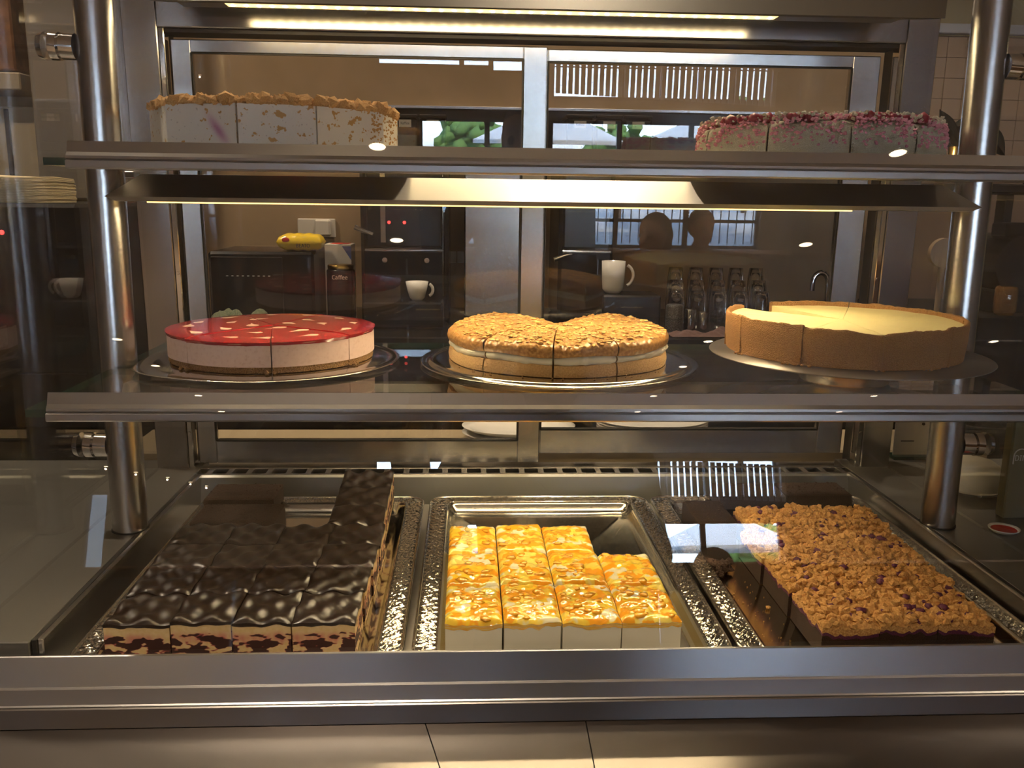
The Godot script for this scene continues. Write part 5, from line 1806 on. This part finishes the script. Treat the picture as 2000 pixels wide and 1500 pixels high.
func right_side():
	var st
	# storage jar with white sugar, on the neighbouring counter
	var t = thing("sugar_jar", "round glass jar half full of white sugar, right of the steel post", "jar", Vector3(0.792, 1.0602, -1.300))
	st = new_st(true)
	st.set_smooth_group(1)
	lathe(st, [Vector2(0.0, 0.002), Vector2(0.045, 0.002), Vector2(0.052, 0.008), Vector2(0.054, 0.050), Vector2(0.053, 0.090), Vector2(0.048, 0.105)], Vector3.ZERO, 36)
	build(st, "glass_wall", M.tableware_glass, t)
	st = new_st(true)
	var heap = func(p, a): return p + Vector3(0, (0.010 * cos(a - 2.6) * smoothstep(0.0, 0.05, Vector2(p.x, p.z).length())) if p.y > 0.03 else 0.0, 0)
	lathe(st, [Vector2(0.0, 0.004), Vector2(0.043, 0.004), Vector2(0.050, 0.010), Vector2(0.0515, 0.034), Vector2(0.045, 0.044), Vector2(0.025, 0.054), Vector2(0.0, 0.056)], Vector3.ZERO, 36, heap)
	build(st, "sugar", M.sugar, t)
	st = new_st(true)
	lathe(st, [Vector2(0.0475, 0.105), Vector2(0.0500, 0.1065), Vector2(0.0500, 0.112), Vector2(0.0475, 0.113), Vector2(0.0465, 0.108)], Vector3.ZERO, 36)
	build(st, "rim", M.tableware_glass, t)
	# card in a clear stand
	t = thing("menu_card", "white card with small dark mark in a stand behind the right post", "card", Vector3(0.782, 1.0602, -1.475))
	st = new_st()
	bbox(st, Vector3(-0.032, 0.006, -0.001), Vector3(0.032, 0.12, 0.001), 0.0003)
	build(st, "card_sheet", M.paper_white, t)
	st = new_st()
	bbox(st, Vector3(-0.036, 0.0, -0.015), Vector3(0.036, 0.006, 0.015), 0.001)
	build(st, "stand_foot", M.glass_green, t)
	st = new_st()
	lump(st, Vector3(0.016, 0.070, 0.0015), 0.004, 0.4, 0.8)
	lump(st, Vector3(0.018, 0.062, 0.0015), 0.003, 0.4, 0.8)
	bbox(st, Vector3(-0.02, 0.030, 0.0011), Vector3(0.004, 0.032, 0.0014), 0.0001)
	build(st, "mark", M.dark_print, t)
	# olive box with a printed arch
	var q = simple("olive_box", "flat upright olive brown box with an arched emblem at the right edge", "box", Vector3(0.766, 1.0602, -1.190), Vector3(0.876, 1.230, -1.170), M.olive_card, 0.002)
	st = new_st(true)
	pts_arch(st, Vector3(-0.0400, 0.093, 0.0104), 0.0105)
	build(st, "arch_emblem", M.paper_white, q[0])
	label_text("DIN", 0.0105, M.paper_white, q[0], Vector3(-0.0400, 0.090, 0.0104))
	# small red and white dish
	t = thing("coin_dish", "small oval red and white dish on the deck at the right", "dish", Vector3(0.736, 1.0602, -1.118))
	st = new_st(true)
	st.set_smooth_group(1)
	lathe(st, [Vector2(0.0, 0.001), Vector2(0.015, 0.001), Vector2(0.0195, 0.005), Vector2(0.0200, 0.0065), Vector2(0.0165, 0.0045)], Vector3.ZERO, 32)
	build(st, "dish_rim", M.porcelain, t)
	st = new_st(true)
	lathe(st, [Vector2(0.0165, 0.0046), Vector2(0.0, 0.0035)], Vector3.ZERO, 32)
	build(st, "red_well", M.red_gloss, t)
	# plant, grinder and jar further back
	t = thing("potted_plant", "small potted plant with a few broad dark leaves before the tiles", "plant", Vector3(1.10, 1.5445, -1.98))
	st = new_st(true)
	lathe(st, [Vector2(0.0, 0.0), Vector2(0.030, 0.0), Vector2(0.036, 0.050), Vector2(0.032, 0.050), Vector2(0.0, 0.044)], Vector3.ZERO, 24)
	build(st, "pot", M.black_plastic, t)
	for l in [[-0.055, 0.115, 0.03, 0.050, 2.2], [0.01, 0.130, -0.01, 0.045, 0.2], [-0.06, 0.085, 0.02, 0.026, 2.9], [0.06, 0.10, 0.0, 0.050, -0.9]]:
		st = new_st(true)
		var c = Vector3(l[0], l[1], l[2])
		for i in 8:
			for s in [-1, 1]:
				var p = func(k, side):
					var u = k / 8.0
					var w = sin(u * PI) * l[3] * 0.42
					var d = Vector3(cos(l[4]), sin(l[4]), 0.1)
					var e = Vector3(-sin(l[4]), cos(l[4]), 0.25)
					return c + d * (0.5 - u) * l[3] * 2.0 * -1.0 + e * w * side + Vector3(0, 0, -0.004 * abs(side))
				quad(st, p.call(i, 0), p.call(i + 1, 0), p.call(i + 1, s), p.call(i, s))
		build(st, "leaf", M.leaf, t)
		st = new_st(true)
		rod(st, Vector3(0, 0.04, 0), c, 0.0025, 0.0018, 8)
		build(st, "stem", M.leaf, t)
	q = simple("side_cabinet", "black side cabinet right of the back counter", "cabinet", Vector3(0.985, 0.0, -2.20), Vector3(1.60, 1.265, -1.85), M.black_matt, 0.004)
	q = simple("side_shelf", "dark shelf behind the right post carrying the plant", "shelf", Vector3(1.02, 1.524, -2.12), Vector3(1.70, 1.544, -1.895), M.black_matt, 0.003)
	st = new_st()
	bbox(st, Vector3(0.29, -0.258, -0.10), Vector3(0.31, 0.0, 0.10), 0.002)
	bbox(st, Vector3(-0.10, -0.258, -0.10), Vector3(-0.08, 0.0, -0.06), 0.002)
	build(st, "support", M.black_matt, q[0])
	t = thing("coffee_grinder", "black coffee grinder with a round housing at the right edge", "grinder", Vector3(1.21, 1.2655, -1.95))
	st = new_st(true)
	rod(st, Vector3(0, 0.105, 0.07), Vector3(0, 0.105, -0.07), 0.068, 0.068, 36)
	build(st, "housing", M.black_plastic, t)
	st = new_st()
	bbox(st, Vector3(-0.03, 0.165, -0.03), Vector3(0.06, 0.1965, 0.03), 0.004)
	build(st, "neck", M.black_matt, t)
	st = new_st()
	bbox(st, Vector3(-0.05, 0.0, -0.05), Vector3(0.05, 0.05, 0.05), 0.004)
	build(st, "stand", M.black_matt, t)
	t = thing("wooden_board", "round pale wooden disc leaning behind the right post", "board", Vector3(1.045, 1.2655, -1.93))
	st = new_st(true)
	rod(st, Vector3(0, 0.130, 0.0), Vector3(0, 0.1295, 0.014), 0.032, 0.032, 36)
	rod(st, Vector3(0, 0.0, 0.006), Vector3(0, 0.105, 0.006), 0.006, 0.006, 12)
	build(st, "disc", M.pale_wood, t)
	t = thing("preserving_jar", "small clear jar with amber glow under the grinder at the right edge", "jar", Vector3(1.165, 1.2655, -1.868))
	st = new_st(true)
	lathe(st, [Vector2(0.0, 0.001), Vector2(0.018, 0.001), Vector2(0.023, 0.012), Vector2(0.023, 0.055), Vector2(0.020, 0.062), Vector2(0.0, 0.062)], Vector3.ZERO, 24)
	build(st, "jar_glass", M.amber_glass, t)
	t = thing("oil_bottle", "brown glass bottle beside the plant at the right edge", "bottle", Vector3(1.26, 1.5445, -1.96))
	st = new_st(true)
	lathe(st, [Vector2(0.0, 0.0), Vector2(0.026, 0.0), Vector2(0.028, 0.006), Vector2(0.028, 0.090), Vector2(0.012, 0.120), Vector2(0.011, 0.155), Vector2(0.0, 0.155)], Vector3.ZERO, 24)
	build(st, "bottle_glass", M.amber_glass, t)
	t = thing("brass_cup", "small polished brass cup beside the raspberry cake, behind the glass", "cup", Vector3(0.985, 1.4845, -1.905))
	t.position = Vector3(1.045, 1.5445, -1.915)
	st = new_st(true)
	lathe(st, [Vector2(0.0, 0.0), Vector2(0.014, 0.0), Vector2(0.016, 0.004), Vector2(0.016, 0.076), Vector2(0.0145, 0.076), Vector2(0.0140, 0.006), Vector2(0.0, 0.006)], Vector3.ZERO, 24)
	build(st, "cup_body", M.gold_lid, t)

func divider():
	var t = thing("room_divider", "chest high dark wooden divider behind the customers, seen only as reflection", "divider", Vector3(0.75, 0, 0.82))
	var st = new_st()
	for k in 9:
		st = new_st()
		bbox(st, Vector3(-1.8 + k * 0.4 + 0.004, 0.08, -0.02), Vector3(-1.4 + k * 0.4 - 0.004, 1.13, 0.02), 0.004)
		build(st, "panel", M.wood_red, t)
	st = new_st()
	bbox(st, Vector3(-1.82, 1.13, -0.04), Vector3(1.82, 1.165, 0.04), 0.006)
	build(st, "cap_rail", M.wood_red, t)
	st = new_st()
	bbox(st, Vector3(-1.8, 0.0, -0.03), Vector3(1.8, 0.08, 0.03), 0.003)
	build(st, "plinth", M.frame_dark, t)

func m_flake():
	mat("almond_flake", lin(0.70, 0.42, 0.14), 0.3)

func pts_arch(st, c, r):
	var p = [c + Vector3(-r, -r * 1.1, 0)]
	for k in 13:
		var a = PI - PI * k / 12.0
		p.append(c + Vector3(cos(a) * r, sin(a) * r, 0))
	p.append(c + Vector3(r, -r * 1.1, 0))
	tube(st, p, 0.0008, 6)

func more_materials():
	m_flake()
	pane_mat("frosted", lin(0.22, 0.26, 0.34), 0.72)
	var mf = mat("mandarin_fruit", lin(0.97, 0.46, 0.03), 0.15)
	mf.clearcoat_enabled = true; mf.clearcoat = 0.6; mf.clearcoat_roughness = 0.06
	mat("gold_lid", lin(0.45, 0.30, 0.09), 0.25, 1.0)
	mat("dark_chrome", lin(0.25, 0.25, 0.25), 0.15, 1.0)
	mat("panel_grey", lin(0.17, 0.145, 0.115), 0.6)
	mat("olive_card", lin(0.16, 0.135, 0.055), 0.6)
	mat("pale_wood", lin(0.34, 0.25, 0.17), 0.6)
	mat("sugar", lin(0.78, 0.74, 0.62), 0.9)
	mat("red_gloss", lin(0.45, 0.02, 0.015), 0.15)
	pane_mat("amber_glass", lin(0.22, 0.10, 0.02), 0.6)
	var m = mat("speckle", Color.WHITE, 0.5)
	m.albedo_texture = noise_tex(0.25, [lin(0.01, 0.01, 0.01), lin(0.01, 0.01, 0.01), lin(0.5, 0.5, 0.5)], [0.0, 0.55, 0.62], 256, 12, FastNoiseLite.TYPE_CELLULAR)
	m.uv1_triplanar = true
	m.uv1_scale = Vector3.ONE * 14.0

# ---------------------------------------------------------------- scene
func _ready():
	rng.seed = 20
	N1.seed = 2; N1.frequency = 0.02
	N2.seed = 6; N2.frequency = 0.03
	NC.seed = 9; NC.frequency = 0.03; NC.noise_type = FastNoiseLite.TYPE_CELLULAR; NC.cellular_return_type = FastNoiseLite.RETURN_DISTANCE; NC.fractal_type = FastNoiseLite.FRACTAL_NONE
	var cam := Camera3D.new()
	cam.name = "camera"
	cam.transform = Transform3D(Basis(Vector3(0.998734, 0.012710, 0.048663), Vector3(-0.002480, 0.978813, -0.204742), Vector3(-0.050234, 0.204362, 0.977606)), Vector3(0, 1.5, 0))
	cam.fov = 46.767
	cam.near = 0.01
	cam.far = 200
	cam.current = true
	add_child(cam)
	var env := Environment.new()
	env.background_mode = Environment.BG_SKY
	var sky := Sky.new()
	var sm := ProceduralSkyMaterial.new()
	sm.sky_top_color = Color(0.60, 0.76, 0.98)
	sm.sky_horizon_color = Color(0.84, 0.92, 1.0)
	sm.ground_bottom_color = Color(0.45, 0.44, 0.42)
	sm.ground_horizon_color = Color(0.70, 0.70, 0.70)
	sky.sky_material = sm
	env.sky = sky
	env.background_energy_multiplier = 25.0
	env.tonemap_mode = Environment.TONE_MAPPER_LINEAR
	env.tonemap_exposure = 1.0
	env.sdfgi_enabled = true
	env.ssao_enabled = true
	env.ssil_enabled = true
	var we := WorldEnvironment.new()
	we.name = "environment"
	we.environment = env
	add_child(we)
	var sun := DirectionalLight3D.new()
	sun.name = "sun"
	sun.light_energy = 9.0
	sun.light_color = Color(1.0, 0.95, 0.86)
	sun.light_angular_distance = 0.6
	sun.shadow_enabled = true
	sun.rotation_degrees = Vector3(-48, 160, 0)
	add_child(sun)
	materials()
	more_materials()
	room()
	display_case()
	glass_shelf("lower glass shelf with aluminium front edge carrying three round cakes", 1.284, -0.900, -1.335, -0.4485, 0.6585, -0.4255, 0.6365)
	glass_shelf("upper glass shelf with aluminium front edge carrying two tall cream cakes", 1.5365, -0.990, -1.335, -0.4485, 0.6585, -0.4230, 0.6330)
	counter()
	serving_tray("embossed silver serving tray holding the chocolate glazed squares, left of three", -0.2350)
	serving_tray("embossed silver serving tray holding the orange mandarin slices, middle of three", 0.1120)
	serving_tray("embossed silver serving tray holding the crumble slices, right of three", 0.4560)
	plates()
	swirl_cake()
	almond_cake()
	cheese_cake()
	crumble_cake()
	raspberry_cake()
	chocolate_squares()
	mandarin_slices()
	streusel_pieces()
	brown_slabs()
	staff_side()
	left_side()
	right_side()
	ceiling_lights()
	people()
	divider()
	outdoors()
